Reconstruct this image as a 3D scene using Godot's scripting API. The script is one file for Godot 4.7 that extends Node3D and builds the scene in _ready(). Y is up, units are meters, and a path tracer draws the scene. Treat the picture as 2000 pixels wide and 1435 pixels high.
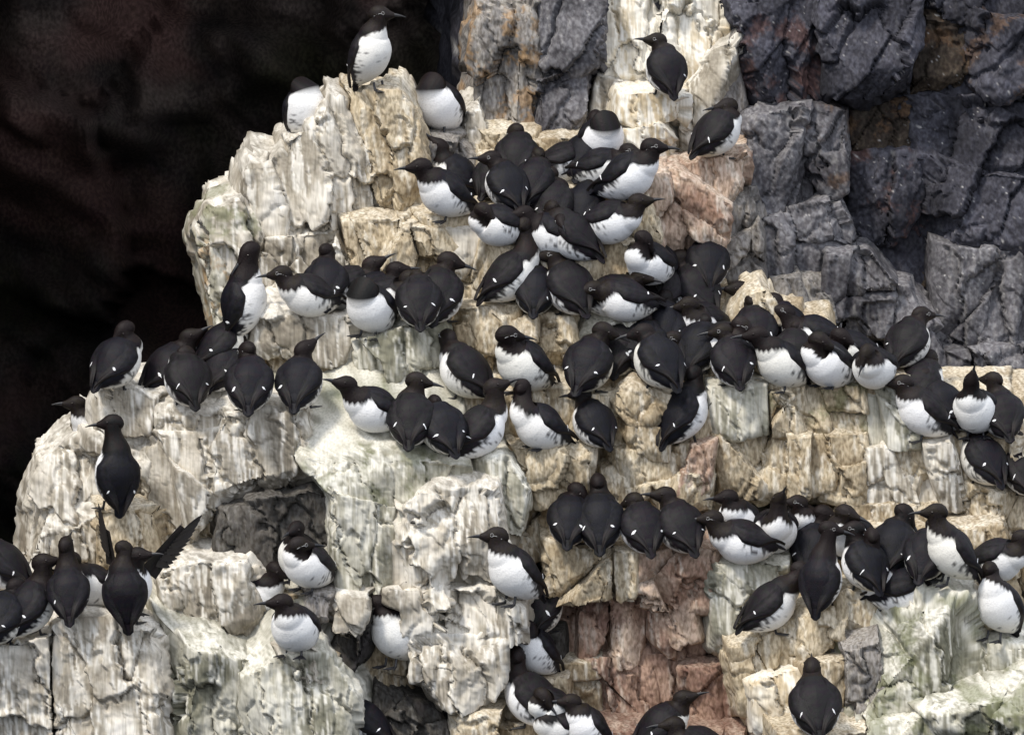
extends Node3D
# Guillemots crowding the guano-washed ledges of a sea cliff, seen through a long lens.

const TILT := deg_to_rad(10.0)
const FAR := 25.0
var eye := Vector3(0, sin(TILT) * FAR, cos(TILT) * FAR)
var view_up := Vector3(0, cos(TILT), -sin(TILT))
var rng := RandomNumberGenerator.new()
var M := {}
var cliff: Node3D
var rocks := []            # solid descriptions of the rocks, so that birds can be stood on them
var n_big: FastNoiseLite
var n_cell: FastNoiseLite
var n_cell2: FastNoiseLite
var n_crack: FastNoiseLite
var n_fine: FastNoiseLite
var n_tone: FastNoiseLite
var n_streak: FastNoiseLite
var n_spot: FastNoiseLite
var tri_count := 0
var bird_count := 0
var res_main := 0.0066

# ---------------------------------------------------------------- helpers
func ray(px: float, py: float) -> Vector3:      # direction of sight towards a place in the photograph (2000 x 1435)
	return Vector3((px - 1000.0) / 500.0, 0, 0) + view_up * ((717.5 - py) / 500.0) - eye

func at(px: float, py: float, z: float) -> Vector3:
	var d := ray(px, py)
	return eye + d * ((z - eye.z) / d.z)

func noise(kind: int, freq: float, oct: int, sd: int) -> FastNoiseLite:
	var n := FastNoiseLite.new()
	n.noise_type = kind as FastNoiseLite.NoiseType
	n.frequency = freq
	n.seed = sd
	if oct > 1:
		n.fractal_type = FastNoiseLite.FRACTAL_FBM
		n.fractal_octaves = oct
	else:
		n.fractal_type = FastNoiseLite.FRACTAL_NONE
	return n

func commit(called: String, verts: PackedVector3Array, cols: PackedColorArray, idx: PackedInt32Array, mat: Material, parent: Node) -> MeshInstance3D:
	var nor := PackedVector3Array()
	nor.resize(verts.size())
	for i in range(0, idx.size(), 3):
		var a := idx[i]
		var b := idx[i + 1]
		var c := idx[i + 2]
		var f := (verts[c] - verts[a]).cross(verts[b] - verts[a])
		nor[a] += f
		nor[b] += f
		nor[c] += f
	for i in nor.size():
		nor[i] = nor[i].normalized() if nor[i].length_squared() > 0.0 else Vector3.UP
	var arr := []
	arr.resize(Mesh.ARRAY_MAX)
	arr[Mesh.ARRAY_VERTEX] = verts
	arr[Mesh.ARRAY_NORMAL] = nor
	if cols.size():
		arr[Mesh.ARRAY_COLOR] = cols
	arr[Mesh.ARRAY_INDEX] = idx
	var m := ArrayMesh.new()
	m.add_surface_from_arrays(Mesh.PRIMITIVE_TRIANGLES, arr)
	m.surface_set_material(0, mat)
	tri_count += idx.size() / 3
	var o := MeshInstance3D.new()
	o.mesh = m
	o.name = called
	parent.add_child(o, true)
	return o

# ---------------------------------------------------------------- rock
# base colours: light, dark, wash (guano), amount of wash, streak contrast, relief
var PAL := {
	"w": [Color(.56, .515, .435), Color(.25, .225, .185), Color(.84, .82, .77), .55, 1.0],
	"W": [Color(.74, .69, .58), Color(.55, .46, .32), Color(.84, .82, .76), .75, .35],
	"n": [Color(.48, .465, .39), Color(.20, .197, .15), Color(.80, .79, .73), .50, 1.0],
	"t": [Color(.60, .52, .385), Color(.36, .29, .195), Color(.80, .765, .68), .42, .6],
	"p": [Color(.55, .43, .345), Color(.32, .205, .155), Color(.77, .72, .65), .34, .55],
	"r": [Color(.43, .30, .235), Color(.21, .125, .098), Color(.62, .55, .48), .32, .8],
	"g": [Color(.30, .285, .275), Color(.13, .125, .125), Color(.60, .57, .52), .25, .4],
	"s": [Color(.225, .22, .232), Color(.075, .073, .08), Color(.50, .48, .45), .14, .4],
	"d": [Color(.098, .098, .118), Color(.036, .036, .045), Color(.30, .29, .29), .05, .25],
	"b": [Color(.105, .082, .06), Color(.045, .036, .03), Color(.25, .22, .18), .05, .3],
	"k": [Color(.11, .104, .097), Color(.045, .043, .041), Color(.34, .33, .31), .20, .5],
	"c": [Color(.036, .026, .023), Color(.010, .008, .008), Color(.06, .03, .025), .1, .2],
}

# Fracture relief: every piece of a jittered net is a small plane with its own slant and step.
var f_x := PackedFloat32Array()
var f_y := PackedFloat32Array()
var f_gx := PackedFloat32Array()
var f_gy := PackedFloat32Array()
var f_off := PackedFloat32Array()

func make_facets() -> void:
	for i in 4096:
		f_x.append(rng.randf_range(0.05, 0.95))
		f_y.append(rng.randf_range(0.05, 0.95))
		f_gx.append(rng.randf_range(-1.0, 1.0))
		f_gy.append(rng.randf_range(-1.45, 0.55))
		f_off.append(rng.randf_range(-1.0, 1.0))

func facet(x: float, y: float, slant: float, step: float, groove: float) -> float:
	var ix := floori(x)
	var iy := floori(y)
	var d1 := 9.0
	var d2 := 9.0
	var bi := 0
	var bx := 0.0
	var by := 0.0
	for cy in range(iy - 1, iy + 2):
		var row := (cy & 63) << 6
		for cx in range(ix - 1, ix + 2):
			var k := row + (cx & 63)
			var ex := x - cx - f_x[k]
			var ey := y - cy - f_y[k]
			var e := ex * ex + ey * ey
			if e < d1:
				d2 = d1
				d1 = e
				bi = k
				bx = ex
				by = ey
			elif e < d2:
				d2 = e
	var h := f_off[bi] * step + (f_gx[bi] * bx + f_gy[bi] * by) * slant
	var edge := d2 - d1
	if edge < 0.10:
		h -= groove * (1.0 - edge / 0.10)
	return h

func lump(p: Vector3, up: float, k: float, lean: float) -> float:
	var w := n_big.get_noise_3dv(p * 2.2)
	var v := n_big.get_noise_3dv(p) * 0.010
	if up > 0.55:
		v += facet(p.x * 8.0 + w * 0.4, p.z * 8.0 + 30.0, 0.022, 0.006, 0.004)
	else:
		var x := p.x + p.y * lean - p.z * 0.5
		v += facet(x * 6.4 + w * 0.25, p.y * 2.5 + w * 0.2 + 20.0, 0.048, 0.015, 0.020)
		v += facet(x * 17.0 + w * 0.35, p.y * 5.2 + w * 0.25, 0.0080, 0.0028, 0.0045)
	v += n_fine.get_noise_3dv(p) * 0.0020
	return v * k

func rock_color(p: Vector3, up: float, pal: Array, tone: float, lichen: int) -> Color:
	var big := n_tone.get_noise_3dv(p)
	var q := Vector3(p.x * 1.0 + p.y * 0.10, p.y * 0.05, p.z * 0.6)
	if up > 0.5:
		q = p * 0.55
	var st := n_streak.get_noise_3dv(q)
	var fi := n_fine.get_noise_3dv(p * 1.7)
	var a := clampf(0.5 + big * 1.35 + fi * 0.5 + tone, 0.0, 1.0)
	var c: Color = (pal[1] as Color).lerp(pal[0], a)
	var contrast: float = pal[4]
	var wash: float = pal[3]
	# guano: runs down from above in narrow streaks, lies thick on treads
	var here := clampf(0.45 + n_tone.get_noise_3dv(Vector3(p.x * 1.9, p.y * 0.8, p.z) + Vector3(41, 7, 5)) * 3.0, 0.0, 1.15)
	var g := clampf((st * 2.7 * here + big * 0.5 + wash - 0.46) * 2.6, 0.0, 1.0) * clampf(wash * 1.6, 0.0, 1.0)
	if up > 0.5:
		g = clampf(g + wash * 0.75 + fi * 0.6, 0.0, 1.0) * minf(1.0, wash * 1.9)
	c = c.lerp(pal[2], g * 0.88)
	var dk := clampf((-st * 1.4 * here - 0.25 + fi * 0.4) * 3.0, 0.0, 1.0) * contrast
	c = c.lerp((pal[1] as Color) * 0.6, dk * 0.6)
	var s := n_spot.get_noise_3dv(p)
	if lichen == 1:       # orange lichen patches
		var l := clampf((n_tone.get_noise_3dv(p * 1.9 + Vector3(7, 3, 1)) + s * 0.35 - 0.10) * 5.0, 0.0, 1.0)
		c = c.lerp(Color(.46, .28, .12), l * 0.55)
	elif lichen == 2:     # iron red stains
		var l2 := clampf((n_tone.get_noise_3dv(p * 1.3 + Vector3(17, 3, 1)) + s * 0.2 - 0.14) * 5.0, 0.0, 1.0)
		c = c.lerp(Color(.15, .08, .066), l2 * 0.6)
	elif lichen == 3:     # green algae
		var l3 := clampf((n_tone.get_noise_3dv(p * 1.6 + Vector3(3, 13, 1)) + s * 0.25 - 0.04) * 4.0, 0.0, 1.0)
		c = c.lerp(Color(.13, .145, .06), l3 * 0.6)
	elif lichen == 4:     # rust brown
		var l4 := clampf((n_tone.get_noise_3dv(p * 1.7 + Vector3(23, 3, 9)) + s * 0.3 - 0.16) * 5.0, 0.0, 1.0)
		c = c.lerp(Color(.17, .10, .055), l4 * 0.5)
	if pal[3] < 0.145 and pal[4] < 0.45 and s > 0.60 and big > -0.12:     # bird droppings on dark stone
		c = c.lerp(Color(.55, .54, .52), clampf((s - 0.60) * 9.0, 0.0, 0.8))
	return c

func hull_of(pts: Array, z: float) -> PackedVector2Array:
	var v := PackedVector2Array()
	for i in range(0, pts.size(), 2):
		var w := at(pts[i], pts[i + 1], z)
		v.append(Vector2(w.x, w.y))
	var h := Geometry2D.convex_hull(v)
	h.remove_at(h.size() - 1)
	var area := 0.0
	for i in h.size():
		area += h[i].cross(h[(i + 1) % h.size()])
	if area < 0.0:
		h.reverse()
	return h

# One stone: a chipped convex solid whose front outline is pts (places in the photograph) at distance z.
# o: depth, sl (degrees the top rises backwards), li (lichen), tone, res, rough, chip, tx, ty (tilt of the front), wide
func rock(z: float, kind: String, pts: Array, o := {}, called := "rock_block", parent: Node = null) -> void:
	var hull := hull_of(pts, z)
	var heart := Vector2.ZERO
	for h in hull:
		heart += h / hull.size()
	var grow: float = o.get("grow", 1.02)
	for i in hull.size():
		var g := (hull[i] - heart) * grow + heart
		hull[i] = Vector2(g.x, minf(g.y, hull[i].y + 0.004))
	var lo := hull[0]
	var hi := hull[0]
	for h in hull:
		lo = lo.min(h)
		hi = hi.max(h)
	var depth: float = o.get("depth", 0.55)
	var c2 := (lo + hi) * 0.5
	var cen := Vector3(c2.x, c2.y, z - depth * 0.5)
	var sl: float = tan(deg_to_rad(o.get("sl", 5.0)))
	var wide: float = o.get("wide", 0.13)
	var pn := PackedVector3Array()
	var pd := PackedFloat64Array()
	for i in hull.size():
		var a := hull[i]
		var b := hull[(i + 1) % hull.size()]
		var e := (b - a).normalized()
		if (b - a).length() < 0.004:
			continue
		var n2 := Vector2(e.y, -e.x)
		var n3 := Vector3(n2.x, n2.y, wide)
		if n2.y > 0.55:
			n3 = Vector3(n2.x, n2.y, sl * n2.y)
		n3 = n3.normalized()
		pn.append(n3)
		pd.append(n3.dot(Vector3(a.x, a.y, z) - cen))
	var size := minf(hi.x - lo.x, hi.y - lo.y)
	var fn := Vector3(o.get("tx", rng.randf_range(-.22, .22)), o.get("ty", rng.randf_range(-.08, .24)), 1.0).normalized()
	pn.append(fn)
	pd.append(fn.dot(Vector3(c2.x, c2.y, z) - cen))
	pn.append(Vector3(0, 0, -1))
	pd.append(depth * 0.5)
	var chips: int = o.get("chip", 5) * 2
	for k in chips:
		var ang := rng.randf() * TAU
		var tilt := rng.randf_range(0.5, 1.5)
		var n := Vector3(cos(ang) * tilt, sin(ang) * tilt * 0.8 - 0.12, 1.0).normalized()
		var sup := -1e9
		for h in hull:
			sup = maxf(sup, n.dot(Vector3(h.x, h.y, z) - cen))
		pn.append(n)
		pd.append(sup - size * (rng.randf_range(0.06, 0.24) if k < chips / 2 else rng.randf_range(0.02, 0.10)))
	var pal: Array = PAL[kind]
	var rough: float = o.get("rough", 1.0) * clampf(size / 0.18, 0.45, 1.25)
	var res: float = o.get("res", res_main)
	var half := Vector3((hi.x - lo.x) * 0.5, (hi.y - lo.y) * 0.5, depth * 0.5)
	var nx := clampi(int(half.x * 2.0 / res), 6, 260)
	var ny := clampi(int(half.y * 2.0 / res), 6, 260)
	var nz := clampi(int(depth / (res * 2.4)), 5, 60)
	var tone: float = o.get("tone", 0.0) + rng.randf_range(-0.10, 0.10)
	var li: int = o.get("li", 0)
	var verts := PackedVector3Array()
	var cols := PackedColorArray()
	var idx := PackedInt32Array()
	var np := pn.size()
	var lean: float = o.get("lean", 0.16)
	for face in 5:      # front, top, bottom, right, left; the back is never bare
		var na := nx if face < 3 else nz
		var nb := ny if face == 0 or face > 2 else nz
		if face > 0:
			na = maxi(5, na * 3 / 5)
			nb = maxi(5, nb * 3 / 5)
		if face == 2:
			nb = maxi(4, nb / 3)
			na = maxi(5, na / 2)
		var start := verts.size()
		for j in nb + 1:
			var v := -1.0 + 2.0 * j / nb
			for i in na + 1:
				var u := -1.0 + 2.0 * i / na
				var d: Vector3
				match face:
					0: d = Vector3(u * half.x, v * half.y, half.z)
					1: d = Vector3(u * half.x, half.y, -v * half.z)
					2: d = Vector3(u * half.x, -half.y, v * half.z)
					3: d = Vector3(half.x, v * half.y, -u * half.z)
					_: d = Vector3(-half.x, v * half.y, u * half.z)
				var t := 1e9
				var t2 := 1e9
				var up := 0.0
				var kk := 0
				for k in np:
					var q := pn[k].dot(d)
					if q > 1e-6:
						var tt: float = pd[k] / q
						if tt < t:
							t2 = t
							t = tt
							up = pn[k].y
							kk = k
						elif tt < t2:
							t2 = tt
				var p := cen + d * t
				var dn := d.normalized()
				# where two planes meet the arris is worn a little
				var worn := clampf(1.0 - (t2 - t) * d.length() / 0.018, 0.0, 1.0)
				p += (dn + pn[kk]).normalized() * (lump(p, up, rough, lean) - worn * worn * 0.003)
				verts.append(p)
				cols.append(rock_color(p, up, pal, tone, li))
		for j in nb:
			for i in na:
				var a := start + j * (na + 1) + i
				idx.append_array(PackedInt32Array([a, a + na + 1, a + 1, a + 1, a + na + 1, a + na + 2]))
	rocks.append({"c": cen, "r": half.length() * 1.25, "n": pn, "d": pd})
	commit(called, verts, cols, idx, M.dark_rock if kind in ["d", "s", "b"] else M.streaked_rock if kind in ["w", "W", "n"] else M.rock, parent if parent else cliff)

# Breaks an outline into n stones that fit together with open joints between them.
func broken(z: float, kind: String, pts: Array, n: int, o := {}) -> void:
	var poly := PackedVector2Array()
	for i in range(0, pts.size(), 2):
		poly.append(Vector2(pts[i], pts[i + 1]))
	poly = Geometry2D.convex_hull(poly)
	poly.remove_at(poly.size() - 1)
	var lo := poly[0]
	var hi := poly[0]
	for h in poly:
		lo = lo.min(h)
		hi = hi.max(h)
	var ax: float = o.get("ax", 1.0)      # > 1: upright slabs; < 1: flat beds
	var seeds := PackedVector2Array()
	var tries := 0
	while seeds.size() < n and tries < 4000:
		tries += 1
		var s := Vector2(rng.randf_range(lo.x, hi.x), rng.randf_range(lo.y, hi.y))
		if not Geometry2D.is_point_in_polygon(s, poly):
			continue
		var far := true
		var need := sqrt((hi.x - lo.x) * (hi.y - lo.y) / n) * 0.55 * (1.0 - tries / 5000.0)
		for q in seeds:
			var dd := (q - s) * Vector2(sqrt(ax), 1.0 / sqrt(ax))
			if dd.length() < need:
				far = false
		if far:
			seeds.append(s)
	var jit: float = o.get("jit", 0.06)
	var turn := rng.randf_range(-0.45, 0.45)
	for a in seeds:
		var cell := poly.duplicate()
		for b in seeds:
			if a == b:
				continue
			var mid := (a + b) * 0.5
			var nn := ((b - a).rotated(turn) * Vector2(ax, 1.0 / ax)).rotated(-turn)
			var out := PackedVector2Array()
			for i in cell.size():
				var p := cell[i]
				var q := cell[(i + 1) % cell.size()]
				var dp := nn.dot(p - mid)
				var dq := nn.dot(q - mid)
				if dp <= 0.0:
					out.append(p)
				if dp * dq < 0.0:
					out.append(p.lerp(q, dp / (dp - dq)))
			cell = out
			if cell.size() < 3:
				break
		if cell.size() < 3:
			continue
		var flat := []
		var cc := Vector2.ZERO
		for p in cell:
			cc += p
		cc /= cell.size()
		for p in cell:
			var w := p + (cc - p).normalized() * 1.2
			flat.append(w.x)
			flat.append(w.y)
		var oo := o.duplicate()
		oo.tone = o.get("tone", 0.0) + rng.randf_range(-0.08, 0.08)
		oo.grow = 1.09
		rock(z + rng.randf_range(-jit, jit), kind, flat, oo)

# A gully or sloping shelf: rows of stones stepping up and back.
func steps(x0: float, x1: float, y: float, z: float, kind: String, rows: int, tread: float, riser: float, o := {}) -> void:
	for r in rows:
		var zz := z - r * tread
		var yy := at(0, y, z).y + r * riser
		var x := x0
		x1 -= o.get("cut", 0.0) * minf(r, 1.0)
		var shift: float = o.get("shift", 0.0) * r
		while x < x1 - 20.0:
			var w := rng.randf_range(110.0, 210.0)
			var xe := minf(x + w, x1)
			if x1 - xe < 40.0:
				xe = x1
			var top := yy + rng.randf_range(-0.02, 0.02)
			# back from height to a place in the photograph
			var py0 := place_y(top, zz)
			var py1 := place_y(top - riser - 0.10, zz)
			var lean := rng.randf_range(-16, 16)
			rock(zz + rng.randf_range(-.03, .03), kind, [x + shift + 6.0, py0 + rng.randf_range(-6, 8), lerpf(x, xe, rng.randf()) + shift, py0 - rng.randf_range(0, 8), xe + shift - 6.0, py0 + rng.randf_range(-6, 8), xe + shift + 5.0 + lean, py1, x + shift - 5.0 + lean, py1 + rng.randf_range(-8, 8)], {"depth": tread + 0.25, "sl": 7.0, "grow": 1.05, "li": o.get("li", 0), "tone": rng.randf_range(-.1, .1), "rough": 0.8, "chip": 4})
			x = xe

func place_y(y: float, z: float) -> float:
	var v := Vector3(0, y, z) - eye
	var fwd := -eye.normalized()
	return 717.5 - 500.0 * FAR * v.dot(view_up) / v.dot(fwd)

# where a line of sight meets the stones: the nearest tread
func cast(px: float, py: float) -> Dictionary:
	var d := ray(px, py).normalized()
	var best := 1e9
	var bn := Vector3.ZERO
	for r in rocks:
		var c: Vector3 = r.c
		var oc := c - eye
		var b := oc.dot(d)
		if oc.length_squared() - b * b > r.r * r.r:
			continue
		var t0 := 0.0
		var t1 := 1e9
		var nn := Vector3.ZERO
		var pn: PackedVector3Array = r.n
		var pd: PackedFloat64Array = r.d
		var hit := true
		for k in pn.size():
			var den := pn[k].dot(d)
			var num: float = pd[k] + pn[k].dot(oc)
			if den < -1e-9:
				var t := num / den
				if t > t0:
					t0 = t
					nn = pn[k]
			elif den > 1e-9:
				t1 = minf(t1, num / den)
			elif num < 0.0:
				hit = false
				break
		if hit and t0 < t1 and t0 < best:
			best = t0
			bn = nn
	if best > 1e8:
		return {}
	return {"p": eye + d * best, "n": bn}

func footing(px: float, py: float, who: String) -> Vector3:
	for k in 40:
		var up := k * 3.0
		var h := cast(px, py - up)
		if h and h.n.y > 0.6:
			if up > 12.0:
				print("raised %d px: %s (%d,%d)" % [up, who.left(46), px, py])
			return h.p
		var dn := cast(px, py + up)
		if k > 0 and k < 12 and dn and dn.n.y > 0.6:
			if up > 12.0:
				print("lowered %d px: %s (%d,%d)" % [up, who.left(46), px, py])
			return dn.p
	var f := cast(px, py)
	print("NO TREAD: %s (%d,%d)" % [who.left(46), px, py])
	return f.p + Vector3(0, 0, 0.05) if f else at(px, py, 0.0)

# ---------------------------------------------------------------- guillemots
const LEN := 0.80          # how far apart the knots lie along the back
const KT := [-0.050, -0.040, -0.020, 0.015, 0.06, 0.11, 0.16, 0.195, 0.22]       # metres along the back from the rump
const KW := [0.008, 0.022, 0.038, 0.056, 0.072, 0.079, 0.075, 0.064, 0.053]
const KH := [0.006, 0.014, 0.026, 0.044, 0.062, 0.073, 0.072, 0.062, 0.052]

# pitch of the back, neck elevation, neck length, head pitch
var POSE := {
	"U": [72.0, 84.0, 0.095, 4.0],
	"S": [58.0, 78.0, 0.078, 4.0],
	"M": [46.0, 68.0, 0.062, 6.0],
	"C": [30.0, 56.0, 0.062, 6.0],
	"L": [13.0, 46.0, 0.058, 4.0],
	"B": [56.0, 76.0, 0.052, -4.0],
}
var flank: FastNoiseLite
var jag: FastNoiseLite

func knot(vals: Array, t: float) -> float:
	var i := 0
	while i < KT.size() - 2 and t > KT[i + 1]:
		i += 1
	var w: float = clampf((t - KT[i]) / (KT[i + 1] - KT[i]), 0.0, 1.0)
	var pre: float = vals[maxi(i - 1, 0)]
	var post: float = vals[mini(i + 2, vals.size() - 1)]
	return cubic_interpolate(vals[i], vals[i + 1], pre, post, w)

func sheet(verts: PackedVector3Array, idx: PackedInt32Array, rows: int, cols_: int, start: int, flip := false) -> void:
	for j in rows - 1:
		for i in cols_ - 1:
			var a := start + j * cols_ + i
			if flip:
				idx.append_array(PackedInt32Array([a, a + 1, a + cols_, a + 1, a + cols_ + 1, a + cols_]))
			else:
				idx.append_array(PackedInt32Array([a, a + cols_, a + 1, a + 1, a + cols_, a + cols_ + 1]))

func tube(path: Array, radii: Array, seg: int, squash := 1.0) -> Array:
	var verts := PackedVector3Array()
	var idx := PackedInt32Array()
	for i in path.size():
		var t: Vector3 = (path[mini(i + 1, path.size() - 1)] - path[maxi(i - 1, 0)]).normalized()
		var s := t.cross(Vector3.UP)
		s = s.normalized() if s.length() > 0.05 else Vector3.RIGHT
		var u := s.cross(t)
		for k in seg + 1:
			var a := TAU * k / seg
			verts.append(path[i] + (s * cos(a) * squash + u * sin(a)) * radii[i])
	sheet(verts, idx, path.size(), seg + 1, 0, true)
	return [verts, idx]

func guillemot(label: String, fx: float, fy: float, pose: String, yaw: float, hyaw: float, o := {}) -> void:
	bird_count += 1
	var base: Array = POSE[pose]
	var pitch: float = deg_to_rad(o.get("p", base[0]))
	var nelev: float = deg_to_rad(o.get("ne", base[1]))
	var nlen: float = o.get("nl", base[2])
	var hp: float = deg_to_rad(o.get("hp", base[3]))
	var size: float = o.get("s", 1.0) * rng.randf_range(0.95, 1.05)
	yaw += rng.randf_range(-7.0, 7.0)
	nlen *= rng.randf_range(0.85, 1.2)
	hp += deg_to_rad(rng.randf_range(-6.0, 6.0))
	if o.get("tuck", 0) and cos(deg_to_rad(yaw)) < 0.2:     # seen from behind only the bowed nape shows
		o = o.duplicate()
		o.erase("tuck")
		nlen = 0.036
		hp = deg_to_rad(-30.0)
	if o.get("tuck", 0):       # bill under the feathers of the back
		nelev = deg_to_rad(0.0)
		nlen = 0.034
		hp = deg_to_rad(-35.0)
	if o.has("h"):             # lean of the back that gives the bird this height
		var away := cos(deg_to_rad(yaw)) < -0.35
		var lo_p := deg_to_rad(o.get("p", 39.0 if away else 16.0))
		if away and stature(lo_p, nelev, nlen, cos(deg_to_rad(yaw))) * size * 500.0 > o.h:
			nlen *= 0.85
		var hi_p := 1.36
		for k in 14:
			pitch = (lo_p + hi_p) * 0.5
			if stature(pitch, nelev, nlen, cos(deg_to_rad(yaw))) * size * 500.0 < o.h:
				lo_p = pitch
			else:
				hi_p = pitch
		if pitch > 1.30:
			nlen *= 1.12
	var fat: float = o.get("fat", lerpf(1.10, 1.03, smoothstep(0.35, 1.15, pitch)))
	var root := Node3D.new()
	root.name = "guillemot" if bird_count == 1 else "guillemot_%03d" % (bird_count - 1)
	root.set_meta("label", label)
	root.set_meta("category", "bird")
	root.set_meta("group", "guillemots crowding the ledges of the sea cliff")
	add_child(root)
	var sd := Vector3(rng.randf() * 90.0, rng.randf() * 90.0, rng.randf() * 90.0)
	var brown := rng.randf_range(0.0, 1.0)
	var back := Color(.0062, .0058, .0086).lerp(Color(.0098, .0083, .0098), brown)
	var hood := Color(.0078, .0056, .0056).lerp(Color(.0150, .0098, .0086), brown)
	var white := Color(.87, .87, .88).lerp(Color(.80, .77, .68), rng.randf() * rng.randf())
	var stain := rng.randf() * rng.randf()
	var d := Vector3(0, sin(pitch), cos(pitch))
	var up := Vector3(0, cos(pitch), -sin(pitch))
	var side := Vector3.RIGHT        # the bird's left is +x when it looks along +z
	var rel := wrapf(hyaw - yaw, -180.0, 180.0)
	var relr := deg_to_rad(rel)
	# --- torso and neck
	var nb := d * 0.215 * LEN + axis_sag(0.215, up)
	var naz: float = relr * o.get("nz", 0.95 if o.get("tuck", 0) else 0.42)
	var ndir := Vector3(sin(naz) * cos(nelev), sin(nelev), cos(naz) * cos(nelev))
	var hdir := Vector3(sin(relr) * cos(hp), sin(hp), cos(relr) * cos(hp))
	var hc := nb + ndir * nlen + hdir * 0.008
	if o.get("tuck", 0):
		hc = nb + up * 0.024 - d * 0.020
	var cen := []
	var wid := []
	var hei := []
	var tt := []
	for i in 32:
		var t := lerpf(-0.05, 0.215, i / 31.0)
		cen.append(d * t * LEN + axis_sag(t, up))
		wid.append(knot(KW, t) * fat)
		hei.append(knot(KH, t) * fat)
		tt.append(t)
	var m0 := d * nlen * 0.9
	if o.get("tuck", 0):
		ndir = up
	var m1 := (ndir * 1.2 + Vector3.UP * 0.3 - hdir * 0.2).normalized() * nlen * 1.1
	for i in 10:
		var u := (i + 1) / 10.0
		var u2 := u * u
		var u3 := u2 * u
		cen.append(nb * (2 * u3 - 3 * u2 + 1) + m0 * (u3 - 2 * u2 + u) + hc * (-2 * u3 + 3 * u2) + m1 * (u3 - u2))
		var k := smoothstep(0.0, 0.75, u) * (0.2 if o.get("tuck", 0) else 1.0)
		wid.append(lerpf(knot(KW, .215) * fat, 0.031, k))
		hei.append(lerpf(knot(KH, .215) * fat, 0.033, k))
		tt.append(0.215 + u * 0.085)
	var seg := 36
	var verts := PackedVector3Array()
	var cols := PackedColorArray()
	var idx := PackedInt32Array()
	var du := up
	var prev := d
	for i in cen.size():
		var tn: Vector3 = (cen[mini(i + 1, cen.size() - 1)] - cen[maxi(i - 1, 0)]).normalized()
		if i > 0:
			var ax := prev.cross(tn)
			if ax.length() > 1e-5:
				du = du.rotated(ax.normalized(), prev.angle_to(tn))
		prev = tn
		du = (du - tn * du.dot(tn)).normalized()
		var sv := du.cross(tn)
		var t: float = tt[i]
		var lim := 100.0
		var blind: bool = o.get("tuck", 0) and t > 0.218
		if t < -0.02: lim = lerpf(150.0, 112.0, (t + 0.05) / 0.03)
		elif t < 0.06: lim = lerpf(112.0, 84.0, (t + 0.02) / 0.08)
		elif t < 0.15: lim = lerpf(84.0, 76.0, (t - 0.06) / 0.09)
		elif t < 0.20: lim = lerpf(76.0, 74.0, (t - 0.15) / 0.05)
		elif t < 0.235: lim = lerpf(74.0, 110.0, (t - 0.20) / 0.035)
		elif t < 0.262: lim = lerpf(110.0, 176.0, (t - 0.235) / 0.027)
		else: lim = 400.0
		for k in seg + 1:
			var th := TAU * k / seg
			var cs := cos(th)
			var deep: float = hei[i] * (1.0 if cs > 0.0 else 1.08)
			var ruffle := jag.get_noise_3d(cs * 6.0 + sd.x, sin(th) * 6.0, t * 60.0 + sd.y) * 0.0022
			var p: Vector3 = cen[i] + du * cs * (deep + ruffle) + sv * sin(th) * (wid[i] + ruffle)
			verts.append(p)
			var deg := rad_to_deg(th if th <= PI else TAU - th)
			var sgn := 1.0 if th <= PI else -1.0
			var j := jag.get_noise_3d(deg * 0.30 * sgn, t * 170.0 + deg * 0.9, sd.z) * (17.0 if t < 0.18 else 7.0)
			var w := clampf((deg - lim - j) / 4.0 + 0.5, 0.0, 1.0)
			if t < 0.155 and t > -0.01:
				# dark shaft streaks down the flank
				var reach := clampf(1.0 - (deg - lim) / 46.0, 0.0, 1.0) * smoothstep(0.16, 0.10, t)
				var fl := flank.get_noise_3d(deg * 1.05 * sgn + t * 330.0 * sgn, t * 105.0, sd.x)
				w *= 1.0 - clampf((fl * 1.5 + reach * 1.0 - 0.78) * 3.5, 0.0, 0.88)
			var dark := back.lerp(hood, smoothstep(0.20, 0.25, t))
			dark = dark * (1.0 + 0.35 * jag.get_noise_3d(deg * 0.5, t * 240.0, sd.y))
			cols.append(dark if blind else dark.lerp(white.lerp(Color(.58, .50, .34), stain * smoothstep(0.11, -0.01, t) * (0.7 + ruffle * 160.0)), w))
	sheet(verts, idx, cen.size(), seg + 1, 0, true)
	# --- head, joined to the neck in the same skin
	var hs := hdir.cross(Vector3.UP)
	hs = hs.normalized()
	var hu := hs.cross(hdir).normalized()
	var HX := [-0.043, -0.040, -0.031, -0.017, 0.0, 0.015, 0.028, 0.038, 0.047, 0.056, 0.060]
	var HR := [0.002, 0.013, 0.025, 0.0325, 0.0345, 0.0325, 0.0270, 0.0205, 0.0150, 0.0112, 0.006]
	var HD := [-0.004, -0.003, -0.001, 0.0, 0.0, -0.001, -0.0035, -0.006, -0.0075, -0.0085, -0.0088]
	var start := verts.size()
	for i in HX.size():
		for k in 21:
			var a := TAU * k / 20.0
			verts.append(hc + hdir * HX[i] + hu * (HD[i] + sin(a) * HR[i] * 0.96) + hs * cos(a) * HR[i] * 0.84)
			cols.append(hood * (1.0 + 0.25 * jag.get_noise_3d(a * 9.0, i * 8.0, sd.x)))
	sheet(verts, idx, HX.size(), 21, start, true)
	# --- stand it on the rock
	var low := 1e9
	for p in verts:
		low = minf(low, p.y)
	var mid := d * 0.075 * LEN + axis_sag(0.075, up) - up * knot(KH, 0.075) * 0.7
	var clear := 0.010 if pitch > 0.6 else -0.006
	var shift := Vector3(0, -low + clear, -mid.z)
	for i in verts.size():
		verts[i] += shift
	commit("body", verts, cols, idx, M.plumage, root)
	hc += shift
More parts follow.
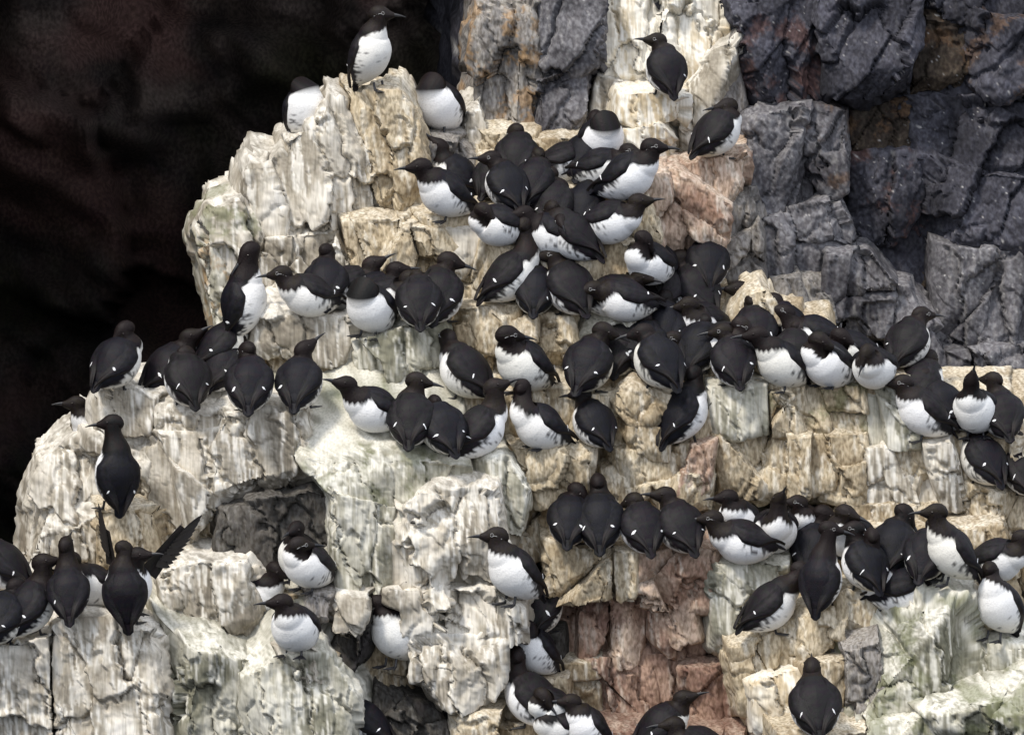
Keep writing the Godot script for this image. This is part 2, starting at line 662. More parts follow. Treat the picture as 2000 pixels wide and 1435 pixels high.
	# --- bill
	var path := []
	var radii := []
	var bl: float = 0.052 * o.get("bill", 1.0)
	for i in 9:
		var u := i / 8.0
		path.append(hc + hdir * (0.050 + bl * u) + hu * (-0.0082 - 0.010 * u * u))
		radii.append(lerpf(0.0098, 0.0012, pow(u, 0.9)))
	var tb := tube(path, radii, 10, 0.62)
	commit("bill", tb[0], PackedColorArray(), tb[1], M.bill, root)
	# --- eyes
	for s in [-1.0, 1.0]:
		var e := MeshInstance3D.new()
		e.mesh = M.eye_mesh
		e.name = "eye"
		e.position = hc + hdir * 0.020 + hu * 0.004 + hs * s * 0.0245
		root.add_child(e, true)
		if o.get("ring", 0):
			var rp := []
			var rr := []
			for i in 9:
				var a := PI * (0.15 + 1.75 * i / 8.0)
				rp.append(hc + hdir * (0.020 + cos(a) * 0.0062) + hu * (0.004 + sin(a) * 0.0062) + hs * s * (0.0270 - 0.001 * cos(a)))
				rr.append(0.0006)
			for i in 6:
				var u := (i + 1) / 6.0
				rp.append(hc + hdir * (0.014 - 0.030 * u) + hu * (0.004 - 0.009 * u * u - .001) + hs * s * (0.0285 - 0.001 * u))
				rr.append(0.0008)
			var ts := tube(rp, rr, 5)
			commit("eye_stripe", ts[0], PackedColorArray(), ts[1], M.ring, root)
	# --- folded wings with their white bars
	for s in [-1.0, 1.0]:
		if o.get("spread", 0):
			continue
		var wv := PackedVector3Array()
		var wc := PackedColorArray()
		var wi := PackedInt32Array()
		var R := 34
		var K := 15
		for j in R:
			var u := j / (R - 1.0)
			var t := lerpf(0.205, -0.075, u)
			var lo_ := lerpf(30.0, 15.0, smoothstep(0.2, 1.0, u))
			var hi_ := 86.0
			if u < 0.16: hi_ = lerpf(48.0, 86.0, sqrt(u / 0.16))
			elif u > 0.46: hi_ = lerpf(86.0, 17.0, pow((u - 0.46) / 0.54, 1.2))
			for k in K:
				var v := k / (K - 1.0)
				wv.append(shift + wing_point(t, lerpf(lo_, hi_, v), s, 0.0105 * smoothstep(0.0, 0.6, v) * pow(clampf((1.0 - v) * 6.0, 0.0, 1.0), 0.6) * smoothstep(0.0, 0.2, u) - 0.0018, d, up, fat))
				var fe := jag.get_noise_3d(v * 30.0, u * 14.0 + v * 12.0, sd.y + s)
				var c := back.lerp(Color(.0105, .0082, .0080), smoothstep(0.55, 0.85, u))
				# the flight feathers lie along the wing; worn brown edges
				var vane := sin(v * 34.0 + u * 3.0) * smoothstep(0.42, 0.62, u)
				var covert := sin(u * 46.0 + sin(v * 18.0) * 1.2) * (1.0 - smoothstep(0.42, 0.55, u)) * 0.30
				c = c.lerp(Color(.026, .020, .0175), clampf((v - 0.80) * 4.0, 0.0, 0.7) * smoothstep(0.1, 0.4, u))
				wc.append(c * maxf(0.3, 1.0 + fe * 0.9 + vane * 0.45 + covert))
		sheet(wv, wi, R, K, 0, s < 0.0)
		var wing := commit("wing", wv, wc, wi, M.plumage, root)
		if rng.randf() < 0.16:
			continue
		var bt := rng.randf_range(0.030, 0.047)
		var bd := rng.randf_range(33.0, 43.0)
		var bs := rng.randf_range(11.0, 22.0)
		var bw := rng.randf_range(0.0034, 0.0064)
		var bk := rng.randf_range(-0.004, 0.018)
		var bv := PackedVector3Array()
		var bi := PackedInt32Array()
		for j in 5:
			var u := j / 4.0
			for k in 3:
				var across := (k - 1.0) * bw * sin(PI * clampf(u * 0.86 + 0.10, 0, 1))
				bv.append(shift + wing_point(bt - bk * u + across, bd + bs * u, s, 0.0080 + (0.0012 if k == 1 else 0.0), d, up, fat))
		sheet(bv, bi, 5, 3, 0, s < 0.0)
		commit("wing_bar", bv, PackedColorArray(), bi, M.white, wing)
	if o.get("spread", 0):
		for s in [-1.0, 1.0]:
			raised_wing(root, shift + d * 0.14 + side * s * 0.05 + up * 0.03, s, o, sd)
	# --- tail
	var tv := PackedVector3Array()
	var tcol := PackedColorArray()
	var ti := PackedInt32Array()
	for j in 6:
		var u := j / 5.0
		for k in 13:
			var a := TAU * k / 12.0
			var ww := lerpf(0.024, 0.019, u) if j < 5 else 0.006
			var hh := lerpf(0.010, 0.0035, u)
			tv.append(shift + d * lerpf(-0.012, -0.070, u) + axis_sag(-0.02, up) + up * (lerpf(0.012, 0.002, u) + sin(a) * hh) + side * cos(a) * ww)
			tcol.append(back * (1.0 + 0.4 * jag.get_noise_3d(cos(a) * 20.0, u * 8.0, sd.z)))
	sheet(tv, ti, 6, 13, 0, true)
	commit("tail", tv, tcol, ti, M.plumage, root)
	# --- webbed feet
	if pitch > 0.55:
		for s in [-1.0, 1.0]:
			var f := MeshInstance3D.new()
			f.mesh = M.foot_mesh
			f.name = "foot"
			f.position = Vector3(s * 0.030, 0.0, 0.012)
			f.rotation.y = s * 0.25
			root.add_child(f, true)
	root.scale = Vector3.ONE * size
	root.rotation.y = deg_to_rad(yaw)
	var pos: Vector3
	if o.has("z"):
		pos = at(fx, fy, o.z)
	else:
		pos = footing(fx, fy, label)
	root.position = pos - Vector3(0, 0.006, 0)
	if o.get("roll", 0.0):
		root.rotation.z = deg_to_rad(o.roll)
	else:
		root.rotation.z = deg_to_rad(rng.randf_range(-6.0, 6.0))

func stature(pitch: float, nelev: float, nlen: float, towards: float) -> float:
	var low := 1.0
	var lz := 0.0
	for t in [-0.07, -0.03, 0.02, 0.07, 0.12]:
		var y: float = t * LEN * sin(pitch) - knot(KH, t) * 1.1 * cos(pitch)
		if y < low:
			low = y
			lz = t * LEN * cos(pitch)
	var top := 0.215 * LEN * sin(pitch) + nlen * sin(nelev) + 0.033
	var tz := 0.215 * LEN * cos(pitch) + nlen * cos(nelev)
	return (top - low) * cos(TILT) - (tz - lz) * towards * sin(TILT)

func axis_sag(t: float, up: Vector3) -> Vector3:
	return -up * 0.010 * sin(PI * clampf((t + 0.02) / 0.25, 0.0, 1.0))

func wing_point(t: float, deg: float, s: float, lift: float, d: Vector3, up: Vector3, fat: float) -> Vector3:
	var w := knot(KW, maxf(t, -0.05)) * fat
	var h := knot(KH, maxf(t, -0.05)) * fat
	if t < 0.05:        # the long flight feathers stand off the rump
		w = maxf(w, lerpf(0.026, 0.069, (t + 0.078) / 0.128))
		h = maxf(h, lerpf(0.018, 0.058, (t + 0.078) / 0.128))
	var a := deg_to_rad(deg)
	return d * t * LEN + axis_sag(t, up) + up * cos(a) * (h + lift) + Vector3.RIGHT * s * sin(a) * (w + lift)

func raised_wing(root: Node3D, from: Vector3, s: float, o: Dictionary, sd: Vector3) -> void:
	# an arm and eleven flight feathers, fanned; s = -1 the bird's right
	var lift := 0.80 if s > 0 else 1.42
	var out := Vector3(s * cos(lift), sin(lift), -0.10).normalized()
	var tipward := Vector3(0.55, -0.50, -0.30).normalized() if s > 0 else Vector3(-0.38, 0.2, -0.9).normalized()
	var wv := PackedVector3Array()
	var wc := PackedColorArray()
	var wi := PackedInt32Array()
	for j in 12:
		var u := j / 11.0
		for k in 9:
			var v := k / 8.0
			var reach := 0.215 if s > 0 else 0.15
			var p := from + out * (reach * u) + tipward * (v - 0.12) * lerpf(0.085, 0.045, u)
			var thick := 0.010 * (1.0 - u) * sin(PI * v) + 0.002
			wv.append(p + out.cross(tipward).normalized() * thick * s)
			wc.append(Color(.017, .0145, .014) * (1.0 + 0.5 * jag.get_noise_3d(v * 20.0, u * 20.0, sd.x)))
	sheet(wv, wi, 12, 9, 0, s > 0)
	var wing := commit("wing", wv, wc, wi, M.plumage, root)
	for f in 12:
		var u := f / 11.0
		var a := from + out * (0.05 + (0.15 if s > 0 else 0.10) * u) + tipward * 0.03
		var dir := (tipward.lerp(out, 0.25 + 0.65 * u)).normalized()
		var len := lerpf(0.060, 0.095, u)
		var wid := out.cross(tipward).cross(dir).normalized()
		var fv := PackedVector3Array()
		var fi := PackedInt32Array()
		for j in 6:
			var q := j / 5.0
			var half := 0.0125 * (1.0 - pow(q, 4.0) * 0.9)
			for k in 3:
				fv.append(a + dir * len * q + wid * half * (k - 1.0) + out.cross(tipward) * (0.002 if k == 1 else 0.0) + out.cross(tipward) * 0.0015 * (f % 2))
		sheet(fv, fi, 6, 3, 0)
		commit("feather", fv, PackedColorArray(), fi, M.feather, wing)

func stone(n: FastNoiseLite, low: Color, high: Color, from: float, to: float, scl: Vector3, bump: float, relief: float) -> StandardMaterial3D:
	var r := StandardMaterial3D.new()
	r.vertex_color_use_as_albedo = true
	r.roughness = 0.93
	r.metallic_specular = 0.3
	r.uv1_triplanar = true
	r.uv1_world_triplanar = true
	r.uv1_triplanar_sharpness = 4.0
	r.uv1_scale = scl
	var nt := NoiseTexture2D.new()
	nt.width = 1024
	nt.height = 1024
	nt.seamless = true
	nt.as_normal_map = true
	nt.bump_strength = bump
	nt.noise = n
	r.normal_enabled = true
	r.normal_texture = nt
	r.normal_scale = relief
	var gt := NoiseTexture2D.new()
	gt.width = 1024
	gt.height = 1024
	gt.seamless = true
	gt.noise = n
	var ramp := Gradient.new()
	ramp.set_color(0, low)
	ramp.set_color(1, high)
	ramp.set_offset(0, from)
	ramp.set_offset(1, to)
	gt.color_ramp = ramp
	r.albedo_texture = gt
	return r

func make_materials() -> void:
	make_facets()
	n_big = noise(FastNoiseLite.TYPE_SIMPLEX_SMOOTH, 4.2, 3, 11)
	n_cell = noise(FastNoiseLite.TYPE_CELLULAR, 7.5, 1, 12)
	n_cell.cellular_return_type = FastNoiseLite.RETURN_CELL_VALUE
	n_cell2 = noise(FastNoiseLite.TYPE_CELLULAR, 21.0, 1, 13)
	n_cell2.cellular_return_type = FastNoiseLite.RETURN_CELL_VALUE
	n_crack = noise(FastNoiseLite.TYPE_CELLULAR, 6.0, 1, 14)
	n_crack.cellular_return_type = FastNoiseLite.RETURN_DISTANCE2_SUB
	n_fine = noise(FastNoiseLite.TYPE_SIMPLEX_SMOOTH, 34.0, 3, 15)
	n_tone = noise(FastNoiseLite.TYPE_SIMPLEX_SMOOTH, 3.1, 4, 16)
	n_streak = noise(FastNoiseLite.TYPE_SIMPLEX_SMOOTH, 42.0, 3, 17)
	n_spot = noise(FastNoiseLite.TYPE_SIMPLEX_SMOOTH, 48.0, 2, 18)
	flank = noise(FastNoiseLite.TYPE_SIMPLEX_SMOOTH, 0.16, 2, 19)
	jag = noise(FastNoiseLite.TYPE_SIMPLEX_SMOOTH, 0.14, 2, 20)
	# pale limestone: upright grain and thin runs of guano; the pattern is stretched down the walls, not on treads
	M.streaked_rock = stone(noise(FastNoiseLite.TYPE_SIMPLEX_SMOOTH, 0.030, 5, 32), Color(.88, .87, .85), Color(1, .995, .985), 0.20, 0.58, Vector3(2.2, 0.26, 2.2), 7.0, 0.16)
	M.rock = stone(noise(FastNoiseLite.TYPE_SIMPLEX_SMOOTH, 0.022, 6, 34), Color(.76, .74, .71), Color(1, .995, .985), 0.22, 0.62, Vector3(2.6, 1.1, 2.6), 7.0, 0.30)
	M.dark_rock = stone(noise(FastNoiseLite.TYPE_SIMPLEX_SMOOTH, 0.020, 6, 33), Color(.72, .71, .72), Color(1, 1, 1), 0.25, 0.70, Vector3(2.0, 1.5, 2.0), 7.0, 0.22)
	var p := StandardMaterial3D.new()
	p.vertex_color_use_as_albedo = true
	p.roughness = 0.62
	p.metallic_specular = 0.33
	p.uv1_triplanar = true
	p.uv1_scale = Vector3(7.0, 7.0, 7.0)
	var fn := NoiseTexture2D.new()
	fn.width = 512
	fn.height = 512
	fn.seamless = true
	fn.as_normal_map = true
	fn.bump_strength = 5.0
	var fw := noise(FastNoiseLite.TYPE_CELLULAR, 0.045, 2, 41)
	fw.domain_warp_enabled = true
	fw.domain_warp_amplitude = 14.0
	fn.noise = fw
	var fa := NoiseTexture2D.new()
	fa.width = 512
	fa.height = 512
	fa.seamless = true
	fa.noise = fw
	var framp := Gradient.new()
	framp.set_color(0, Color(1, 1, 1))
	framp.set_color(1, Color(.93, .93, .93))
	framp.set_offset(0, 0.25)
	framp.set_offset(1, 0.80)
	fa.color_ramp = framp
	p.albedo_texture = fa
	p.normal_enabled = true
	p.normal_texture = fn
	p.normal_scale = 0.9
	M.plumage = p
	var b := StandardMaterial3D.new()
	b.albedo_color = Color(.014, .014, .017).linear_to_srgb()
	b.roughness = 0.42
	M.bill = b
	var f := StandardMaterial3D.new()
	f.albedo_color = Color(.019, .0155, .0145).linear_to_srgb()
	f.roughness = 0.6
	M.feather = f
	var w := StandardMaterial3D.new()
	w.albedo_color = Color(.87, .87, .88).linear_to_srgb()
	w.roughness = 0.7
	M.white = w
	var ring := StandardMaterial3D.new()
	ring.albedo_color = Color(.45, .45, .45).linear_to_srgb()
	ring.roughness = 0.7
	M.ring = ring
	var em := SphereMesh.new()
	em.radius = 0.0042
	em.height = 0.0084
	em.radial_segments = 10
	em.rings = 6
	var ee := StandardMaterial3D.new()
	ee.albedo_color = Color(.02, .014, .012).linear_to_srgb()
	ee.roughness = 0.12
	em.material = ee
	M.eye_mesh = em
	# foot: shank and three webbed toes
	var fv := PackedVector3Array()
	var fi := PackedInt32Array()
	var sh := tube([Vector3(0, 0.034, -0.006), Vector3(0, 0.016, -0.002), Vector3(0, 0.005, 0.002)], [0.0052, 0.0045, 0.0055], 7)
	fv.append_array(sh[0])
	fi.append_array(sh[1])
	for toe in [-0.5, 0.0, 0.5]:
		var tp := []
		for i in 4:
			tp.append(Vector3(sin(toe) * 0.050 * i / 3.0, 0.0048 - 0.0012 * i, cos(toe) * 0.050 * i / 3.0))
		var tm := tube(tp, [0.0045, 0.0042, 0.0036, 0.0016], 6)
		var s0 := fv.size()
		fv.append_array(tm[0])
		for i in tm[1]:
			fi.append(s0 + i)
	var s1 := fv.size()
	for q in [Vector3(0, 0.0045, 0), Vector3(sin(-.5) * .045, .0022, cos(.5) * .045), Vector3(sin(-.25) * .041, .002, cos(.25) * .041), Vector3(0, .0022, .045), Vector3(sin(.25) * .041, .002, cos(.25) * .041), Vector3(sin(.5) * .045, .0022, cos(.5) * .045)]:
		fv.append(q)
	for k in 4:
		fi.append_array(PackedInt32Array([s1, s1 + k + 1, s1 + k + 2]))
	var fo := Node3D.new()
	var foot := commit("foot", fv, PackedColorArray(), fi, M.bill, fo)
	M.foot_mesh = foot.mesh
	fo.free()

# ---------------------------------------------------------------- cave behind the crag
func cave_sheet(called: String, o: Vector3, u: Vector3, v: Vector3, nu: int, nv: int, amp: float, sd: float) -> void:
	var verts := PackedVector3Array()
	var cols := PackedColorArray()
	var idx := PackedInt32Array()
	var nn := u.cross(v).normalized()
	for j in nv + 1:
		for i in nu + 1:
			var p := o + u * (float(i) / nu) + v * (float(j) / nv)
			var q := p * 0.24 + Vector3(sd, 0, 0)
			var a1 := p.dot(u.normalized())
			var b1 := p.dot(v.normalized())
			var f := n_big.get_noise_3dv(q) * amp * 0.8 + facet(a1 * 1.1 + sd, b1 * 0.9, 0.42, 0.14, 0.12) + facet(a1 * 3.4 + sd, b1 * 2.6, 0.10, 0.04, 0.05)
			verts.append(p + nn * f)
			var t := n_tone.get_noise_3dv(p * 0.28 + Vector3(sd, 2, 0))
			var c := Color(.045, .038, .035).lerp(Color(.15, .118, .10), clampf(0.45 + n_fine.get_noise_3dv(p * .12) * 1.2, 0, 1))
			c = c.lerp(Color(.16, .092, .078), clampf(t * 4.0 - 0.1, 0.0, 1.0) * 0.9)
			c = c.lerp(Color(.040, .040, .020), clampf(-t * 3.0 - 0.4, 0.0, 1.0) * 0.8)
			cols.append(c * (0.32 + 0.95 * smoothstep(-0.5, 1.0, p.y)))  # light falloff of the hollow painted in: rock lighter above, darkened downwards
	for j in nv:
		for i in nu:
			var a := j * (nu + 1) + i
			idx.append_array(PackedInt32Array([a, a + nu + 1, a + 1, a + 1, a + nu + 1, a + nu + 2]))
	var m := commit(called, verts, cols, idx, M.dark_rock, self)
	m.set_meta("kind", "structure")
	m.set_meta("label", {"cave_wall": "dark rusty rock wall deep in the shade behind the crag", "cave_roof": "overhanging dark roof of the hollow above the crag", "cave_side": "dark side wall of the hollow left of the crag", "cave_floor": "dark broken floor of the hollow below the crag"}[called])

func _ready() -> void:
	rng.seed = 20240611
	# --- camera
	var cam := Camera3D.new()
	cam.name = "camera"
	cam.fov = rad_to_deg(2.0 * atan(1.435 / FAR))
	cam.near = 0.5
	cam.far = 200.0
	add_child(cam)
	cam.look_at_from_position(eye, Vector3.ZERO, Vector3.UP)
	cam.current = true
	# --- overcast sky and a veiled sun
	var env := Environment.new()
	env.background_mode = Environment.BG_SKY
	var sm := ProceduralSkyMaterial.new()
	sm.sky_top_color = Color(.86, .88, .92)
	sm.sky_horizon_color = Color(.62, .65, .70)
	sm.ground_bottom_color = Color(.10, .12, .14)
	sm.ground_horizon_color = Color(.42, .45, .49)
	sm.sun_angle_max = 1.0
	var sky := Sky.new()
	sky.sky_material = sm
	env.sky = sky
	env.tonemap_mode = Environment.TONE_MAPPER_LINEAR
	env.tonemap_exposure = 1.95
	env.sdfgi_enabled = true
	env.ssao_enabled = true
	env.ssil_enabled = true
	var we := WorldEnvironment.new()
	we.name = "environment"
	we.environment = env
	add_child(we)
	var sun := DirectionalLight3D.new()
	sun.name = "sun"
	sun.light_energy = 0.5
	sun.light_color = Color(1.0, .97, .92)
	sun.light_angular_distance = 10.0
	sun.shadow_enabled = true
	add_child(sun)
	sun.look_at_from_position(Vector3(-3.5, 8, 3.6), Vector3.ZERO, Vector3.UP)
	make_materials()
	build_cave()
	cliff = Node3D.new()
	cliff.name = "cliff"
	cliff.set_meta("kind", "structure")
	cliff.set_meta("label", "guano streaked sea cliff of broken limestone ledges and dark slabs")
	add_child(cliff)
	build_rocks()
	var t0 := Time.get_ticks_msec()
	build_birds()
	print("rocks %d, birds %d, triangles %d, ms %d" % [rocks.size(), bird_count, tri_count, Time.get_ticks_msec() - t0])

func build_cave() -> void:
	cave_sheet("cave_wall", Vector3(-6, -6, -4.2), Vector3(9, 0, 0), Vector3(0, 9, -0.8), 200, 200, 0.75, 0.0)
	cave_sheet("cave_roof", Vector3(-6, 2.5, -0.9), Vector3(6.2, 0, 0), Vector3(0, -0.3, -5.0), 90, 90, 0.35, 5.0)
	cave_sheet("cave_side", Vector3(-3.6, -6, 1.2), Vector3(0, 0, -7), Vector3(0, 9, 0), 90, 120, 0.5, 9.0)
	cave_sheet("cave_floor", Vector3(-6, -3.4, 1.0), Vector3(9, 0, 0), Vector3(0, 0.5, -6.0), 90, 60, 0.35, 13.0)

func build_rocks() -> void:
	# --- the mass of the cliff behind the loose stones
	var back := {"res": 0.02, "depth": 0.7, "chip": 3, "sl": 0.0, "tone": -0.15}
	rock(-.75, "t", [470, 520, 560, 350, 690, 270, 800, 270, 920, 310, 1250, 300, 1400, 430, 1400, 700, 470, 700], back, "rock_face")
	rock(-.30, "t", [490, 660, 1400, 660, 1400, 920, 490, 920], back, "rock_face")
	rock(-.10, "t", [215, 810, 600, 810, 600, 1150, 120, 1150, 120, 930], back, "rock_face")
	rock(.10, "t", [70, 1130, 1400, 1010, 1400, 1600, -40, 1600, -40, 1320], back, "rock_face")
	rock(-.50, "t", [1240, 720, 1430, 580, 1700, 710, 2080, 870, 2080, 1250, 1240, 1250], back, "rock_face")
	rock(-.10, "t", [1240, 1010, 2080, 1010, 2080, 1600, 1240, 1600], back, "rock_face")
	rock(-.90, "d", [952, -40, 2150, -60, 2150, 900, 960, 520], {"res": 0.02, "depth": 1.8, "chip": 3}, "rock_face")
	# --- dark slabs on the right
	rock(-.74, "d", [1428, -20, 1592, -20, 1604, 190, 1560, 212, 1470, 215], {"grow": 1.06, "lean": -0.35, "li": 2, "chip": 7})
	rock(-.70, "d", [1596, -20, 1790, -10, 1772, 188, 1700, 216, 1625, 190], {"grow": 1.06, "lean": -0.35, "tone": .18, "chip": 6})
	rock(-.86, "d", [1796, -30, 2060, -40, 2060, 60, 1910, 62, 1800, 22], {"grow": 1.06, "lean": -0.35, "tone": -.1})
	rock(-.84, "b", [1788, 22, 1898, 22, 1905, 125, 1860, 168, 1782, 192], {"grow": 1.06, "lean": -0.35, "li": 4})
	rock(-.76, "d", [1902, 20, 2040, 55, 2040, 190, 1950, 196, 1886, 120], {"grow": 1.06, "lean": -0.35, "tone": .25, "li": 4})
	rock(-.66, "s", [1462, 232, 1570, 205, 1580, 330, 1560, 430, 1480, 440, 1446, 340], {"grow": 1.06, "lean": -0.35, "tone": .12})
	rock(-.68, "s", [1572, 212, 1650, 225, 1656, 370, 1625, 385, 1580, 330], {"grow": 1.06, "lean": -0.35, "tone": -.2, "li": 4})
	rock(-.86, "b", [1655, 215, 1790, 196, 1800, 290, 1672, 312], {"grow": 1.06, "lean": -0.35, "tone": -.1, "li": 4})
	rock(-.80, "d", [1778, 196, 2040, 196, 2040, 360, 1900, 370, 1796, 300], {"grow": 1.09, "lean": -0.35, "chip": 3})
	rock(-.79, "d", [1662, 302, 1800, 296, 1838, 420, 1790, 490, 1700, 502, 1662, 440], {"grow": 1.06, "lean": -0.35, "li": 2, "chip": 7})
	rock(-.73, "d", [1806, 310, 1900, 372, 2040, 362, 2040, 530, 1880, 490, 1812, 440], {"grow": 1.06, "lean": -0.35, "tone": .1, "chip": 7})
	broken(-.62, "s", [1485, 432, 1622, 392, 1655, 470, 1612, 560, 1482, 560], 3, {"tone": .25, "ax": 1.6})
	broken(-.60, "s", [1618, 492, 1700, 496, 1752, 560, 1742, 660, 1650, 672, 1605, 600], 4, {"tone": .22, "ax": 1.8})
	rock(-.88, "b", [1772, 486, 1850, 486, 1880, 600, 1850, 690, 1790, 650], {"grow": 1.06, "lean": -0.35, "li": 2, "tone": -.1})
	broken(-.69, "s", [1830, 480, 2040, 500, 2040, 705, 1866, 722, 1836, 620], 4, {"tone": -.12, "ax": 2.2, "jit": .02, "chip": 2})
	broken(-.46, "g", [1398, 392, 1465, 380, 1492, 470, 1490, 565, 1420, 560], 4, {"tone": .1})
	broken(-.53, "g", [1488, 545, 1612, 545, 1640, 660, 1500, 645], 3, {"tone": .2, "ax": 1.4})
	rock(-.58, "s", [1740, 566, 1780, 570, 1850, 690, 1852, 770, 1770, 720, 1742, 660], {"grow": 1.06, "lean": -0.35, "tone": .15})
	broken(-.55, "s", [1850, 690, 2040, 680, 2040, 830, 1940, 800, 1862, 770], 3, {"tone": .12, "jit": .03, "ax": 1.6})
	# --- grey pillar, white gully and niches
	rock(-.80, "g", [938, -20, 1060, -20, 1070, 120, 1040, 275, 962, 272, 922, 236, 945, 110], {"li": 1, "chip": 7, "tone": .12})
	rock(-.78, "s", [1052, -20, 1182, -20, 1166, 130, 1140, 150, 1060, 165], {"grow": 1.06, "lean": -0.35, "tone": .22, "chip": 6})
	rock(-.76, "s", [1050, 160, 1146, 140, 1150, 268, 1046, 280], {"grow": 1.06, "lean": -0.35, "tone": .3})
	rock(-.74, "w", [902, 232, 936, 202, 962, 278, 912, 300], {"tone": .1})
	rock(-.86, "W", [1184, -20, 1300, -20, 1290, 170, 1230, 200, 1176, 150], {"tone": .1})
	rock(-.84, "W", [1292, -20, 1440, -20, 1400, 120, 1360, 210, 1290, 185], {"tone": .1})
	rock(-.84, "w", [1164, 150, 1225, 160, 1222, 300, 1150, 290], {"tone": .0})
	rock(-.60, "W", [1212, 186, 1275, 182, 1334, 190, 1330, 236, 1260, 252, 1206, 236], {"tone": -.08, "depth": .4})
	rock(-.56, "W", [1212, 254, 1290, 240, 1322, 280, 1300, 330, 1210, 320], {"tone": -.12})
	rock(-.72, "w", [1338, 196, 1400, 100, 1436, 70, 1442, 160, 1400, 225, 1336, 330, 1316, 326], {"tone": .05})
	rock(-.78, "g", [1400, 110, 1436, 60, 1456, 210, 1420, 240, 1396, 200], {"tone": .3})
	rock(-.48, "p", [1332, 322, 1400, 312, 1452, 300, 1462, 330, 1432, 400, 1340, 420], {"tone": .2, "depth": .42})
	broken(-.30, "p", [1252, 345, 1330, 335, 1415, 395, 1412, 470, 1330, 505, 1244, 490], 4, {"tone": .2, "ax": 1.7})
	# --- crag: upright leaves of whitened limestone
	rock(-.44, "t", [680, 186, 700, 184, 780, 178, 796, 200, 832, 300, 836, 432, 740, 425, 690, 310], {"tone": .3, "chip": 6, "depth": .34})
	rock(-.42, "w", [622, 228, 640, 196, 674, 208, 722, 300, 742, 450, 652, 470, 612, 330], {"tone": .25, "depth": .4, "chip": 6})
	rock(-.40, "w", [560, 282, 612, 242, 650, 330, 668, 480, 606, 490, 552, 400], {"tone": .15, "chip": 6})
	rock(-.41, "w", [524, 330, 548, 296, 586, 330, 610, 470, 560, 500, 530, 430], {"tone": .1})
	rock(-.38, "w", [478, 352, 496, 322, 516, 326, 556, 430, 560, 530, 500, 470, 470, 410], {"tone": .18, "chip": 6})
	rock(-.36, "w", [420, 412, 476, 392, 512, 450, 522, 560, 470, 600, 420, 560, 400, 470], {"li": 3, "tone": .1})
	rock(-.34, "n", [392, 500, 410, 470, 450, 540, 472, 650, 424, 660, 404, 580], {"li": 1})
	broken(-.30, "w", [520, 470, 650, 455, 700, 560, 690, 620, 540, 640, 500, 560], 5, {"ax": 2.2, "tone": .1})
	broken(-.30, "t", [668, 436, 790, 428, 806, 560, 700, 610, 684, 540], 3, {"ax": 2.0, "tone": .3})
	rock(-.24, "t", [818, 424, 880, 422, 946, 432, 938, 462, 850, 470], {"tone": .2, "depth": .4})
	rock(-.20, "w", [862, 452, 950, 446, 966, 512, 930, 545, 866, 540], {"tone": .2})
	broken(-.19, "t", [786, 450, 862, 446, 866, 540, 950, 545, 946, 610, 800, 640, 700, 620, 790, 560], 6, {"tone": .25})
	broken(-.56, "g", [800, 270, 905, 285, 946, 330, 946, 400, 860, 420, 830, 330], 3, {"tone": .2})
	broken(-.70, "t", [925, 276, 1150, 272, 1215, 310, 1210, 360, 930, 350], 4, {"tone": .2})
	# stepped gully where the birds crowd
	steps(935, 1255, 470, -.17, "t", 5, .125, .085, {})
	broken(-.14, "t", [960, 474, 1110, 470, 1246, 478, 1236, 560, 970, 560], 6, {"tone": .3})
	rock(-.20, "t", [1226, 392, 1262, 388, 1285, 470, 1240, 500], {"tone": .3})
	# --- middle shelf: boulders below the crag
	rock(.10, "w", [482, 632, 520, 612, 600, 616, 680, 628, 688, 700, 664, 720, 590, 712, 510, 706, 476, 690], {"tone": .1, "sl": 4, "depth": .5})
	rock(.06, "t", [520, 700, 660, 712, 660, 800, 610, 800, 530, 770], {"tone": -.1})
	rock(.10, "t", [600, 705, 686, 700, 664, 790, 620, 800], {"tone": .2})
	rock(.14, "n", [690, 672, 720, 662, 790, 636, 846, 646, 866, 690, 866, 720, 700, 745], {"tone": .15, "depth": .5})
	rock(.11, "t", [712, 742, 866, 718, 870, 780, 720, 790], {"li": 3})
	rock(-.01, "t", [866, 692, 900, 622, 940, 620, 962, 690, 956, 770, 872, 765], {"tone": .05})
	rock(.0, "t", [896, 612, 940, 601, 1004, 600, 1012, 665, 960, 690, 900, 680], {"tone": .15, "depth": .4})
	rock(.03, "t", [1000, 632, 1060, 618, 1112, 622, 1120, 680, 1090, 720, 1008, 700], {"tone": .25, "depth": .45})
	rock(.0, "n", [1118, 660, 1160, 612, 1250, 618, 1262, 680, 1226, 760, 1130, 730], {"tone": .2, "depth": .5})
	rock(.20, "t", [868, 780, 900, 774, 966, 772, 968, 835, 880, 830], {"tone": .25, "depth": .5, "sl": 12})
	broken(.20, "t", [960, 770, 1100, 760, 1192, 782, 1184, 850, 1010, 850, 965, 830], 4, {"tone": .2, "depth": .5, "sl": 14})
	# ramp on the right of centre where the flock is thickest
	steps(1190, 1400, 800, .14, "t", 6, .11, .095, {})
	steps(1385, 1770, 757, .12, "t", 4, .13, .085, {"cut": 75.0})
	rock(-.10, "t", [1428, 610, 1450, 578, 1490, 568, 1512, 600, 1532, 660, 1500, 700, 1440, 700], {"tone": .25, "depth": .3})
	steps(1735, 2060, 860, .16, "t", 3, .13, .07, {"shift": -6.0})
	broken(.22, "t", [1180, 800, 1240, 748, 1300, 800, 1392, 806, 1390, 900, 1200, 905], 5, {"tone": .25})
	# --- wall under the right shelf
	broken(.17, "n", [1392, 758, 1500, 756, 1504, 850, 1400, 856], 3, {"ax": 2.6, "tone": .1})
	broken(.16, "t", [1500, 768, 1690, 752, 1700, 850, 1510, 862], 5, {"ax": 1.7, "li": 3, "tone": .2})
